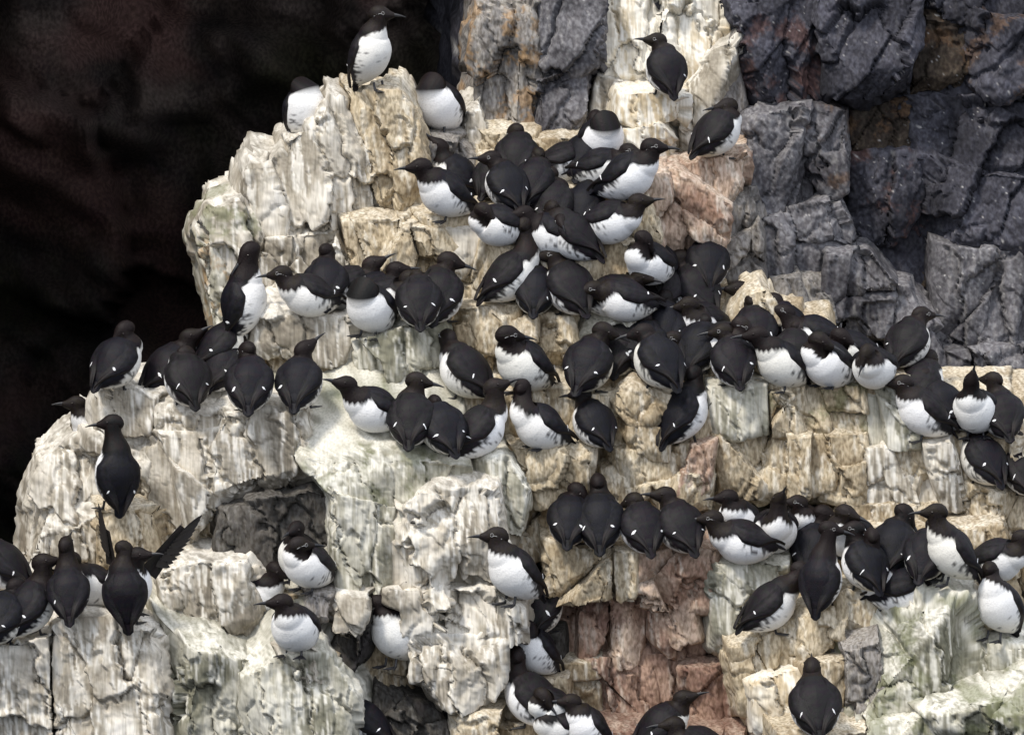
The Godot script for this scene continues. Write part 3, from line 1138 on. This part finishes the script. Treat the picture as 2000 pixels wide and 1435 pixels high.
	broken(.18, "n", [1690, 756, 1765, 752, 1800, 880, 1700, 880], 3, {"ax": 2.2, "tone": .1})
	broken(.20, "t", [1398, 855, 1545, 850, 1540, 972, 1410, 970], 3, {"tone": .2})
	broken(.20, "t", [1540, 856, 1692, 850, 1690, 985, 1545, 980], 4, {"tone": .2, "ax": 1.4})
	broken(.21, "w", [1690, 878, 1860, 864, 1884, 1000, 1700, 1020], 6, {"tone": .15, "ax": 2.2})
	broken(.23, "t", [1880, 945, 2060, 985, 2060, 1180, 1890, 1110], 5, {"tone": .2, "ax": 1.5})
	broken(.17, "p", [1690, 1000, 1890, 1000, 1890, 1120, 1700, 1120], 4, {"tone": .2, "ax": 1.4})
	# --- wall left of it
	broken(.26, "t", [1210, 880, 1400, 868, 1384, 1000, 1230, 1020], 5, {"tone": .25})
	rock(.30, "p", [1352, 878, 1394, 866, 1386, 960, 1330, 1010, 1304, 1004], {"tone": .4, "chip": 3})
	rock(.24, "t", [1176, 920, 1240, 900, 1246, 1060, 1190, 1070], {"tone": .0})
	broken(.38, "t", [1004, 884, 1080, 874, 1152, 886, 1146, 980, 1050, 1000], 3, {"tone": .3, "depth": .5, "sl": 12})
	rock(.48, "n", [922, 912, 956, 896, 990, 900, 1032, 962, 1012, 1050, 940, 1030], {"tone": .15})
	broken(.26, "t", [1010, 965, 1110, 960, 1092, 1090, 990, 1110], 3, {"tone": -.1})
	broken(.14, "t", [1090, 962, 1410, 962, 1410, 1090, 1080, 1090], 5, {"tone": .15})
	# ledge with the four birds and the pink buttress
	broken(.46, "t", [1068, 1066, 1160, 1074, 1244, 1080, 1240, 1180, 1080, 1190], 3, {"tone": .1, "depth": .5, "sl": 8})
	broken(.48, "p", [1240, 1084, 1340, 1068, 1400, 1080, 1396, 1200, 1250, 1200], 4, {"tone": .25, "depth": .5, "sl": 8})
	broken(.52, "n", [1390, 1106, 1470, 1100, 1530, 1112, 1532, 1200, 1500, 1290, 1400, 1260], 3, {"tone": .0, "depth": .5, "sl": 16, "ax": 1.8})
	# red recess
	broken(.32, "r", [1080, 1180, 1190, 1160, 1196, 1310, 1090, 1330], 3, {"tone": .25, "ax": 2.4, "li": 2})
	broken(.37, "p", [1186, 1165, 1310, 1160, 1316, 1300, 1196, 1310], 3, {"tone": .0, "ax": 2.4, "li": 2})
	rock(.44, "p", [1296, 1160, 1344, 1120, 1368, 1250, 1316, 1270], {"tone": .2})
	broken(.33, "r", [1340, 1190, 1450, 1180, 1450, 1330, 1346, 1330], 3, {"tone": .2, "ax": 2.2})
	broken(.40, "r", [1150, 1290, 1340, 1275, 1346, 1450, 1160, 1460], 4, {"tone": .2, "ax": 2.0, "li": 2})
	broken(.46, "r", [1330, 1310, 1440, 1290, 1480, 1460, 1330, 1460], 3, {"tone": .2, "ax": 2.0})
	broken(.40, "t", [1080, 1300, 1170, 1290, 1180, 1400, 1080, 1410], 3, {"tone": -.2})
	steps(970, 1130, 1476, .80, "t", 2, .14, .05, {})
	steps(1130, 1460, 1484, .82, "r", 2, .16, .04, {})
	# --- right bottom: pale boulder with running guano, tan steps beside it
	rock(.82, "n", [1650, 1270, 1720, 1196, 1840, 1152, 1896, 1176, 1924, 1300, 1940, 1520, 1700, 1520, 1668, 1400], {"li": 3, "sl": 10, "depth": .4, "chip": 7, "tone": .05})
	rock(.74, "n", [1890, 1268, 1960, 1254, 2060, 1290, 2060, 1520, 1900, 1520], {"li": 3, "sl": 6, "depth": .4, "tone": -.1})
	steps(1640, 1960, 1150, .62, "t", 4, .13, .08, {})
	broken(.66, "t", [1428, 1262, 1500, 1240, 1640, 1196, 1664, 1300, 1570, 1400, 1450, 1400], 7, {"tone": .3, "sl": 14, "ax": 1.5})
	steps(1500, 1680, 1195, .60, "t", 3, .14, .08, {})
	broken(.74, "W", [1470, 1340, 1560, 1310, 1580, 1460, 1480, 1460], 4, {"tone": .0})
	broken(.76, "t", [1560, 1300, 1650, 1290, 1670, 1460, 1570, 1460], 4, {"tone": .25, "ax": 1.6})
	rock(.80, "g", [1648, 1270, 1716, 1240, 1744, 1400, 1720, 1460, 1664, 1440], {"tone": .3})
	rock(1.02, "t", [1520, 1436, 1690, 1438, 1690, 1520, 1520, 1520], {"depth": .4})
	broken(.98, "n", [1700, 1430, 1860, 1392, 2060, 1352, 2060, 1520, 1690, 1520], 4, {"li": 3, "sl": 12})
	# --- pillars in the middle
	rock(.58, "n", [598, 920, 640, 905, 780, 900, 905, 930, 912, 958, 780, 1010, 640, 972], {"sl": 31, "depth": .62, "chip": 2, "tone": .25, "rough": .8, "li": 3})
	rock(.62, "n", [636, 958, 792, 1000, 774, 1110, 762, 1200, 700, 1210, 642, 1110], {"tone": .1, "chip": 6})
	rock(.68, "w", [792, 992, 850, 956, 962, 962, 986, 1080, 944, 1160, 766, 1164, 770, 1080], {"tone": .15, "chip": 6})
	broken(.72, "w", [760, 1156, 950, 1150, 1022, 1190, 1024, 1262, 900, 1262, 760, 1248], 3, {"tone": .05, "depth": .5})
	rock(.74, "w", [790, 1250, 992, 1252, 984, 1330, 950, 1396, 860, 1392, 806, 1330], {"tone": .0, "chip": 6})
	broken(.55, "t", [690, 1196, 770, 1186, 806, 1320, 800, 1390, 716, 1390], 4, {"tone": -.1})
	rock(.74, "t", [886, 1408, 980, 1392, 966, 1470, 890, 1470], {"tone": .1})
	broken(.62, "k", [736, 1336, 860, 1390, 890, 1480, 716, 1480], 4, {"tone": .3})
	rock(.40, "k", [1010, 1240, 1100, 1236, 1100, 1340, 1010, 1340], {"depth": .4})
	rock(.52, "t", [985, 1330, 1110, 1326, 1110, 1440, 985, 1440], {"tone": -.1})
	# --- left cheek
	rock(.28, "w", [186, 800, 200, 770, 240, 757, 312, 774, 306, 850, 196, 866], {"tone": .05, "depth": .4})
	rock(.32, "w", [300, 796, 350, 786, 410, 792, 440, 806, 424, 862, 306, 872], {"tone": .2, "depth": .5})
	rock(.45, "w", [438, 818, 500, 805, 592, 806, 604, 850, 640, 960, 600, 955, 430, 1000, 402, 930], {"tone": .1, "depth": .55, "chip": 3})
	rock(.48, "k", [424, 1000, 606, 956, 640, 968, 650, 1110, 560, 1112, 420, 1096], {"tone": .45, "ty": -.1, "tx": .0, "depth": .5, "chip": 1})
	rock(.26, "w", [80, 905, 130, 868, 168, 848, 190, 960, 152, 1090, 50, 1100, 64, 1000], {"tone": .15})
	rock(.30, "w", [168, 850, 300, 858, 300, 1000, 216, 1030, 166, 1000], {"tone": .1})
	broken(.38, "w", [290, 856, 426, 850, 424, 1000, 360, 1060, 280, 1060], 3, {"tone": .05, "ax": 1.6})
	rock(.47, "t", [186, 1002, 240, 994, 304, 1008, 312, 1100, 200, 1114], {"tone": .2, "depth": .45})
	rock(.32, "w", [96, 1000, 190, 992, 190, 1110, 44, 1120], {"tone": .1})
	rock(.30, "t", [300, 1000, 420, 980, 424, 1100, 300, 1110], {"tone": .1})
	# --- front left
	rock(.62, "w", [302, 1130, 360, 1104, 482, 1098, 512, 1128, 510, 1230, 440, 1270, 330, 1240], {"tone": .05, "depth": .5})
	rock(.52, "k", [350, 1215, 510, 1190, 524, 1310, 370, 1300], {"tone": .15})
	rock(.86, "w", [100, 1232, 140, 1214, 200, 1214, 316, 1250, 336, 1520, 100, 1520], {"tone": .15, "sl": 1, "depth": .6})
	rock(.82, "w", [-60, 1272, 96, 1238, 112, 1520, -60, 1520], {"tone": .1, "sl": 1, "depth": .6})
	rock(.82, "n", [304, 1250, 400, 1270, 480, 1300, 520, 1350, 470, 1520, 320, 1520], {"tone": -.32, "sl": 22, "depth": .5})
	rock(.92, "n", [478, 1340, 540, 1290, 640, 1292, 692, 1370, 700, 1520, 460, 1520], {"tone": .1, "sl": 25, "chip": 8})
	rock(.88, "w", [548, 1262, 580, 1248, 630, 1280, 640, 1340, 556, 1340], {"tone": .1, "depth": .25})
	rock(.74, "g", [592, 1180, 604, 1162, 650, 1164, 642, 1225, 610, 1228], {"tone": .4, "depth": .25})
	rock(.77, "w", [646, 1200, 664, 1166, 716, 1172, 712, 1200, 680, 1248, 648, 1240], {"tone": .0, "depth": .25})
	rock(.70, "k", [650, 1240, 690, 1230, 738, 1190, 720, 1290, 660, 1346, 634, 1290], {"depth": .3, "tone": -.1})
	rock(.60, "t", [520, 1166, 600, 1162, 690, 1170, 690, 1250, 530, 1250], {"tone": .0, "depth": .45})
	rock(.76, "t", [510, 1282, 590, 1276, 660, 1290, 660, 1350, 520, 1350], {"tone": .0, "depth": .45})
	steps(-60, 330, 1222, .62, "t", 3, .16, .05, {})

func build_birds() -> void:
	# --- on and behind the tip of the crag
	guillemot("tall guillemot standing on the very tip of the crag, looking right", 735, 182, "S", 62, 80, {"h": 165, "ring": 1, "s": 1.06, "nl": .095})
	guillemot("hunched guillemot behind the crag tip, white breast forward, head tucked away", 612, 285, "B", 35, 215, {"h": 145, "tuck": 1, "z": -.55, "hp": -30.0, "nl": .03, "s": 1.08})
	guillemot("white breasted guillemot bending over in the notch right of the crag tip", 858, 262, "M", -35, 150, {"h": 100, "tuck": 1, "z": -.72, "hp": -35.0, "nl": .035, "s": 1.05})
	guillemot("guillemot pointing its bill up, just above the white breasted one on the crag shoulder", 893, 392, "M", -112, -95, {"h": 125, "hp": 48.0, "ne": 72.0})
	guillemot("crouched guillemot with big white breast at the left end of the crag shoulder", 868, 430, "C", -62, -82, {"h": 112, "s": 1.06})
	guillemot("lone guillemot in the white gully, its dark back turned, bill to the left", 1296, 186, "M", 198, -80, {"h": 135, "ring": 1, "s": 1.0})
	guillemot("lone guillemot on the pinkish niche below the dark slabs, breast to the right", 1400, 318, "M", 128, -75, {"h": 123, "s": 1.0, "nz": .1})
	# --- the upper gully
	guillemot("thin sliver of a guillemot at the left edge of the upper gully, bill up", 958, 385, "C", 160, 80, {"h": 85, "hp": 35.0, "s": .85})
	guillemot("hunched guillemot preening at the back left of the upper gully", 1012, 352, "M", 165, 235, {"h": 88, "hp": -35.0, "nl": .05, "ring": 1})
	guillemot("low guillemot resting between the two hunched ones at the back of the gully", 1090, 352, "L", 110, 60, {"h": 58, "hp": 10.0})
	guillemot("long necked guillemot facing away at the top of the upper gully", 1145, 335, "S", 160, 170, {"h": 98, "nl": .11, "hp": 10.0})
	guillemot("white breasted guillemot with hidden head at the top right of the gully", 1180, 335, "M", 25, 200, {"h": 78, "tuck": 1, "hp": -20.0, "nl": .035})
	guillemot("low dark guillemot with a white eye stripe under the white breasted one", 1160, 372, "L", 80, 60, {"h": 66, "ring": 1})
	guillemot("guillemot looking right from the right end of the upper gully, flanks streaked", 1222, 392, "M", 76, 82, {"h": 115, "ring": 1, "s": 1.08})
	guillemot("guillemot with an eye stripe looking left below the gully's back left bird", 990, 420, "C", 200, -80, {"h": 72, "ring": 1})
	guillemot("large black guillemot in the middle of the upper gully, bill down to the left", 1085, 430, "M", 172, -85, {"h": 110, "hp": -12.0, "s": 1.06, "ring": 1})
	guillemot("round brown backed guillemot resting right of the large black one", 1142, 432, "C", 165, 150, {"h": 70, "hp": -30.0, "nl": .03})
	guillemot("guillemot at the gully's front left corner, white front, head bent down", 985, 474, "C", -58, 70, {"h": 62, "hp": -25.0, "nl": .04})
	guillemot("small headed guillemot looking straight out from the front of the gully", 1075, 480, "C", 15, 10, {"h": 52, "ring": 1, "hp": -10.0, "s": .9})
	guillemot("guillemot at the front right of the gully, bill slanting up to the right", 1178, 474, "C", 62, 85, {"h": 76, "hp": 22.0})
	guillemot("guillemot lying flat below the small headed one, tail to the right", 1100, 496, "L", -100, -60, {"h": 46})
	guillemot("guillemot crouching on the tan wall under the gully, tail pointing right", 1118, 524, "L", -125, 200, {"h": 56, "hp": -25.0})
	# --- the row under the crag shoulder
	guillemot("slender upright guillemot in mid cliff with long neck, head turned away", 998, 600, "U", 118, 165, {"h": 175, "nl": .14, "s": 1.06, "hp": 12.0})
	guillemot("guillemot half hidden behind the slender upright one, pale rump showing", 1042, 612, "C", 185, 200, {"h": 72, "tuck": 1, "hp": -30.0, "nl": .03})
	guillemot("guillemot with open white eye ring looking left, right of the slender one", 1112, 628, "M", 205, -88, {"h": 108, "ring": 1, "s": 1.05})
	guillemot("guillemot lying flat on the pale block right of the eye ringed one", 1182, 612, "L", 110, 70, {"h": 38})
	guillemot("low guillemot with a white eye dot stretched on the pale block's right end", 1232, 622, "L", -80, -75, {"h": 46, "ring": 1, "ne": 20.0})
	guillemot("tall guillemot preening its back at the left edge of the crag, white breast right", 495, 668, "S", 96, -60, {"z": .02, "h": 205, "hp": -35.0, "nl": .10, "s": 1.12, "nz": .05})
	guillemot("guillemot sitting on the pale boulder, looking left, breast against the tall preener", 612, 622, "C", -72, -85, {"h": 92, "ring": 1, "s": 1.05})
	guillemot("guillemot bowing its round head behind the one seated on the boulder", 640, 600, "M", 172, 150, {"h": 102, "z": -.02, "hp": -40.0})
	guillemot("guillemot raising its bill to the right behind the bowing one", 668, 600, "M", 110, 85, {"h": 92, "z": -.08, "hp": 32.0})
	guillemot("guillemot with level bill, left of the two looking right by the crag wall", 715, 608, "M", 100, 82, {"h": 92, "z": -.08, "hp": 10.0})
	guillemot("guillemot with slanting bill and white bib, right of the two by the crag wall", 742, 618, "M", 60, 78, {"h": 86, "z": -.04, "hp": 20.0})
	guillemot("guillemot showing a broad white belly between two boulders, head hidden", 722, 655, "M", -35, 140, {"h": 86, "tuck": 1, "hp": -35.0, "nl": .03, "s": 1.06})
	guillemot("dark back of a guillemot left of the one gazing down to the right", 818, 640, "C", 190, 200, {"h": 56, "tuck": 1, "hp": -40.0, "nl": .02})
	guillemot("guillemot gazing down to the right above the squared block", 856, 655, "M", 165, 88, {"h": 102, "hp": -14.0, "s": 1.08})
	guillemot("guillemot lying right of the squared block, bill hidden, white under tail", 905, 775, "C", -135, -150, {"h": 116, "ring": 1, "s": 1.08})
	guillemot("plump cream breasted guillemot preening its shoulder in mid cliff", 1022, 768, "C", -58, 105, {"h": 128, "ring": 1, "s": 1.12, "hp": -4.0, "nl": .06, "nz": .1})
	guillemot("wet looking guillemot with dark back, bill to the right, by the cream breasted one", 1146, 790, "M", 155, 85, {"h": 116, "hp": -14.0, "s": 1.05})
	# --- left ledge
	guillemot("guillemot preening alone at the ledge's left end against the dark cave", 224, 772, "S", 142, -55, {"h": 120, "hp": -38.0, "nl": .065, "s": 1.05})
	guillemot("dark guillemot with upturned bill just right of the lone preener", 330, 768, "M", 125, 82, {"h": 96, "z": .08, "hp": 35.0})
	guillemot("guillemot looking down to the right behind the round white sided one", 432, 762, "M", 160, 60, {"h": 100, "z": .08, "hp": -25.0, "ring": 1})
	guillemot("round guillemot with a white left side and hidden head on the left ledge", 362, 792, "M", -158, 130, {"h": 104, "tuck": 1, "hp": -35.0, "nl": .035, "s": 1.05})
	guillemot("broad backed guillemot with bowed head, fourth along the left ledge", 490, 804, "M", 182, 215, {"h": 105, "hp": -22.0, "ring": 1, "s": 1.05})
	guillemot("guillemot at the right end of the left ledge, bill pointing up", 590, 812, "S", 172, 110, {"h": 108, "hp": 42.0, "nl": .07})
	guillemot("guillemot standing tall alone on the whitened left buttress, looking left", 218, 996, "U", -150, -88, {"h": 190, "s": 1.06})
	guillemot("brown head of a guillemot peeping over the far left ridge", 128, 944, "M", 150, 120, {"z": .05, "h": 92})
	guillemot("guillemot half hidden behind the tall one on the left buttress, bill left", 186, 880, "M", -50, -85, {"h": 100, "z": .08, "s": .95})
	# --- centre ledge
	guillemot("white breasted guillemot at the left of the centre ledge, bill up left", 738, 838, "C", -66, -72, {"h": 100, "hp": 18.0, "s": 1.05})
	guillemot("guillemot with square dark back on the centre slab, bill out to the right", 806, 868, "S", 168, 88, {"h": 137, "hp": -6.0, "s": 1.06})
	guillemot("black guillemot squeezed in low between two upright ones on the centre slab", 868, 884, "M", 195, 200, {"h": 106, "hp": -30.0, "nl": .045})
	guillemot("upright guillemot at the right end of the centre slab with gaping bill", 938, 898, "U", 122, 85, {"h": 158, "hp": 22.0, "s": 1.05})
	guillemot("guillemot below the cream breasted one, long neck turned away, streaked flank", 1058, 884, "C", -68, 160, {"h": 128, "nl": .10, "ne": 76.0, "s": 1.05, "hp": 5.0})
	guillemot("guillemot leaning down right beside the one with the streaked flank", 1158, 896, "M", -145, -110, {"h": 112, "hp": 0.0})
	# --- thick of the flock
	guillemot("guillemot with hooked white eye stripe in the flock's left front, bill left", 1282, 812, "C", -148, -92, {"h": 112, "s": 1.06, "hp": -8.0})
	guillemot("smooth brown guillemot standing with its back turned below the shelf's left end", 1344, 884, "S", 132, 150, {"h": 162, "s": 1.05, "nl": .08})
	guillemot("topmost guillemot of the flock, white front, head bent to the right", 1272, 550, "S", -45, 95, {"z": -.17, "h": 100, "hp": -45.0, "nl": .07})
	guillemot("round black guillemot just under the topmost one", 1282, 575, "C", 190, 160, {"h": 76, "hp": -30.0, "nl": .03})
	guillemot("guillemot with a tall neck at the flock's top right, against the tan wall", 1378, 560, "S", 185, 215, {"h": 92, "nl": .10, "hp": -22.0, "ring": 1})
	guillemot("big backed guillemot with ruffled white side, below the tall necked one", 1360, 608, "M", -142, -90, {"h": 100, "hp": -18.0, "s": 1.06})
	guillemot("round headed guillemot left of the big backed one", 1298, 640, "M", 172, 180, {"h": 86, "hp": -10.0})
	guillemot("guillemot peeping from behind the tan knob of rock", 1478, 640, "M", -40, -80, {"h": 90, "z": -.38})
	guillemot("brown headed guillemot above a white bib, looking left in mid flock", 1378, 668, "M", -28, -85, {"h": 82, "hp": -6.0})
	guillemot("big guillemot with crisp white left edge at the flock's left side", 1262, 726, "M", 172, -120, {"h": 110, "hp": 14.0, "s": 1.08})
	guillemot("round dark guillemot pressed against the pale block at the flock's left", 1216, 720, "M", 160, 140, {"h": 66, "hp": -30.0, "nl": .03})
	guillemot("guillemot with bright white breast and eye stripe facing out of the flock", 1340, 706, "M", -30, -70, {"h": 78, "ring": 1})
	guillemot("guillemot bowing to the right beside the bright breasted one", 1405, 706, "M", 35, 80, {"h": 86, "hp": -30.0, "ring": 1})
	guillemot("black ball headed guillemot below the tan knob", 1478, 688, "M", 178, 185, {"h": 76, "hp": -25.0, "nl": .05})
	guillemot("guillemot lying along the right of the tan knob, head raised left", 1530, 668, "C", -150, -120, {"h": 76})
	guillemot("guillemot with white eye line and raised bill at the dark wall's foot", 1605, 672, "C", -85, -90, {"h": 62, "ring": 1, "hp": 32.0})
	guillemot("guillemot preening into a black ball in the flock's front row", 1362, 742, "M", 162, 215, {"h": 78, "hp": -45.0, "nl": .04})
	guillemot("guillemot facing away with its bill to the left at the shelf's left end", 1432, 752, "M", -165, -88, {"h": 95, "ring": 1})
	guillemot("big guillemot with fan streaked flank at the front of the right shelf", 1528, 762, "C", -58, -86, {"h": 118, "s": 1.1})
	guillemot("round dark head of a guillemot behind the fan streaked one", 1545, 728, "M", 175, 160, {"h": 80, "hp": -25.0, "nl": .05})
	guillemot("white fronted guillemot with a bent head, second on the right shelf", 1622, 752, "M", -52, 70, {"h": 100, "hp": -20.0, "nl": .05, "s": 1.05})
	guillemot("guillemot behind the second one on the shelf, white neck patch showing", 1672, 722, "M", -48, 75, {"h": 76, "hp": -16.0, "nl": .05})
	guillemot("guillemot leaning its dark head over a broad cream breast, third on the shelf", 1712, 758, "M", -12, -40, {"h": 76, "hp": -42.0, "nl": .05})
	guillemot("dark low guillemot against the wall above the eye ringed one at right", 1775, 752, "C", 150, 110, {"h": 58, "ring": 1})
	guillemot("eye ringed guillemot with wispy flank standing on the right hand steps", 1802, 856, "M", -74, -84, {"h": 125, "ring": 1, "s": 1.1})
	guillemot("dark guillemot pressed behind the wispy flanked one", 1842, 838, "M", -125, -100, {"h": 118, "hp": -10.0})
	guillemot("cream breasted guillemot at the right edge, bill straight up", 1908, 866, "M", -18, 20, {"h": 105, "hp": 62.0})
	guillemot("broad backed guillemot at the right edge, beside the one with the raised bill", 1962, 878, "S", 192, 240, {"h": 120})
	guillemot("guillemot on the right hand steps with a short bill to the right", 1916, 946, "M", -148, 100, {"h": 122, "s": 1.06, "nz": 0.0, "hp": 8.0})
	guillemot("back of a guillemot cut off by the right edge", 2004, 968, "M", 185, 190, {"h": 92})
	# --- lower right group
	guillemot("leftmost guillemot of the lower right white fronted trio, bill left", 1442, 1062, "M", -25, -85, {"h": 96})
	guillemot("middle guillemot of the lower right trio, white belly forward, bill up", 1510, 1072, "S", 2, 20, {"h": 104, "hp": 55.0, "s": 1.06})
	guillemot("rightmost guillemot of the lower right trio, half hidden by a dark back", 1568, 1062, "M", -18, -80, {"h": 88, "ring": 1})
	guillemot("eye ringed guillemot sitting before the lower right trio with mottled flank", 1462, 1104, "C", -74, -88, {"h": 98, "ring": 1, "s": 1.08})
	guillemot("bulky guillemot bowing right beside the lower right trio", 1592, 1112, "S", 165, 95, {"h": 146, "hp": -28.0, "s": 1.08})
	guillemot("slender guillemot on the tan steps with a long white eye streak", 1612, 1192, "S", 150, 85, {"h": 186, "ring": 1, "nl": .11, "hp": -5.0})
	guillemot("guillemot with a white throat, back turned, in the lower right huddle", 1684, 1172, "S", 205, -88, {"h": 142, "ring": 1})
	guillemot("brown necked guillemot with white chest in the lower right huddle, stretched up", 1716, 1182, "U", -35, 190, {"z": .58, "h": 138, "nl": .12, "hp": 8.0})
	guillemot("large guillemot preening with bent brown head at the back of the huddle", 1745, 1108, "M", 168, 90, {"h": 118, "hp": -48.0, "s": 1.08})
	guillemot("guillemot stooping with its tail to the left on the pale boulder's edge", 1752, 1192, "L", 98, 120, {"z": .62, "h": 72, "s": 1.1})
	guillemot("guillemot standing tall on the pale boulder, looking left", 1852, 1140, "S", -74, -86, {"h": 156, "s": 1.05})
	guillemot("guillemot behind the tall one on the pale boulder, bill to the right", 1934, 1130, "M", 62, 82, {"h": 88, "hp": 8.0})
	guillemot("guillemot hanging on the pale boulder's right side, head bowed away", 1946, 1256, "S", -50, 160, {"h": 146, "hp": -20.0, "s": 1.1, "nl": .07})
	guillemot("guillemot craning down to the right on the tan steps, wing drooping", 1504, 1246, "M", 112, 88, {"h": 142, "hp": -24.0, "nl": .11, "ne": 52.0, "s": 1.05})
	guillemot("guillemot seen from behind at the bottom, white along both sides", 1594, 1432, "M", 180, 178, {"h": 132, "s": 1.1, "hp": 30.0})
	# --- middle low ledge
	guillemot("left of two guillemots side by side on the low ledge, head bent right", 1112, 1068, "M", 172, 70, {"h": 113, "hp": -30.0, "s": 1.05})
	guillemot("right of the side by side pair, back squarely turned, white seams both sides", 1178, 1078, "S", 180, 180, {"h": 157, "s": 1.06})
	guillemot("hunched guillemot with tucked head right of the side by side pair", 1256, 1084, "M", 190, 240, {"h": 110, "hp": -20.0, "nl": .05})
	guillemot("guillemot with thick bill looking left at the right end of the low ledge", 1330, 1074, "M", -152, -82, {"h": 100, "hp": 10.0})
	guillemot("guillemot with speckled white belly perched on the pillar's right lip, looking left", 1002, 1178, "S", -58, -85, {"h": 145, "s": 1.14, "ring": 1})
	guillemot("dark guillemot right under the one on the pillar's lip", 1058, 1244, "S", 165, 160, {"h": 106, "hp": -30.0, "nl": .04})
	guillemot("guillemot in the cleft below, greyish belly and tail to the right", 1040, 1328, "M", -55, 150, {"h": 96, "tuck": 1, "hp": -30.0, "nl": .03})
	guillemot("upright guillemot at the foot of the cleft with a tawny breast, head turned away", 1040, 1432, "U", -125, 180, {"h": 148, "s": 1.1})
	guillemot("guillemot bent low behind the tawny breasted one", 1078, 1416, "M", -40, 60, {"h": 76, "hp": -30.0, "nl": .04})
	guillemot("guillemot at the bottom edge looking left, white bib, long bill", 1144, 1470, "M", -60, -86, {"h": 115})
	guillemot("piece of a guillemot at the bottom, just left of the long billed one", 1104, 1448, "L", -60, 150, {"h": 48, "hp": -30.0, "nl": .03})
	guillemot("guillemot at the bottom edge looking right with raised bill", 1292, 1466, "M", 118, 84, {"h": 106, "hp": 24.0, "ring": 0})
	guillemot("head of a guillemot at the bottom edge beside the one with the raised bill", 1380, 1502, "M", -105, -84, {"z": .80, "h": 80})
	guillemot("guillemot tucked in the dark crack at the bottom, left of centre", 712, 1462, "M", -120, -130, {"h": 80, "z": .72})
	# --- lower left group
	guillemot("guillemot cut off by the left edge above its neighbours", 6, 1152, "M", -120, -110, {"h": 76, "z": .55})
	guillemot("guillemot on the lower left ledge with white breast to the right, bill up right", 62, 1238, "U", 138, 84, {"h": 166, "hp": 22.0, "s": 1.05})
	guillemot("guillemot between two others on the lower left ledge, plain dark back", 140, 1220, "U", 180, 165, {"h": 166, "hp": 30.0})
	guillemot("guillemot on the lower left ledge bending its bill down over its back", 252, 1232, "S", 178, 120, {"h": 186, "hp": -48.0, "s": 1.06})
	guillemot("eye striped guillemot low behind the lower left ledge birds", 186, 1180, "M", -55, -80, {"h": 96, "ring": 1})
	guillemot("guillemot with both wings raised behind the lower left ledge", 254, 1196, "M", 15, 75, {"z": .74, "h": 118, "roll": 0.5, "spread": 1, "hp": 10.0})
	guillemot("dark flank of a guillemot at the left edge, lowest on the lower left ledge", 2, 1262, "M", 160, 120, {"h": 106})
	guillemot("guillemot with dark head above a white chest, at the back by the dark boulder", 580, 1135, "S", -8, -30, {"h": 110, "z": .60})
	guillemot("guillemot resting on the wedge stones, big white breast and tail to the right", 602, 1166, "C", -48, 110, {"h": 92, "ring": 1, "s": 1.1, "nl": .05, "nz": .2})
	guillemot("guillemot half hidden by the grey block, left of the wedge stones", 512, 1205, "M", 40, 60, {"h": 100, "z": .50, "hp": -20.0})
	guillemot("all white fronted guillemot below the wedge stones, bill left", 576, 1284, "M", -28, -80, {"h": 106, "s": 1.06})
	guillemot("guillemot clinging right of the wedge stones, head hidden, tail down right", 768, 1300, "M", -55, -100, {"h": 135, "z": .64, "s": 1.06})
	# --- birds that show only in part between their neighbours
	guillemot("guillemot whose head and white collar show between the bulky bowing one and its neighbours", 1664, 1098, "M", -30, 70, {"h": 92, "hp": -12.0})
	guillemot("dark back of a guillemot between the preening one and the tall pale boulder bird", 1806, 1130, "M", 160, 120, {"h": 78, "hp": -20.0})
	guillemot("dark guillemot packed behind the flock's left front, only its crown and shoulder showing", 1300, 700, "M", 185, 150, {"h": 92, "hp": -10.0})
	guillemot("guillemot behind the eye ringed one at right, brown nape against the dark wall", 1800, 800, "C", 140, 170, {"h": 84, "hp": -8.0})
	guillemot("guillemot low behind the preener at the left edge of the crag, tail towards the cave", 436, 728, "M", 120, 100, {"h": 86, "z": .04, "hp": -15.0})
	guillemot("dark guillemot wedged among the birds at the left of the upper gully", 1040, 400, "C", 160, 200, {"h": 72, "hp": -15.0})
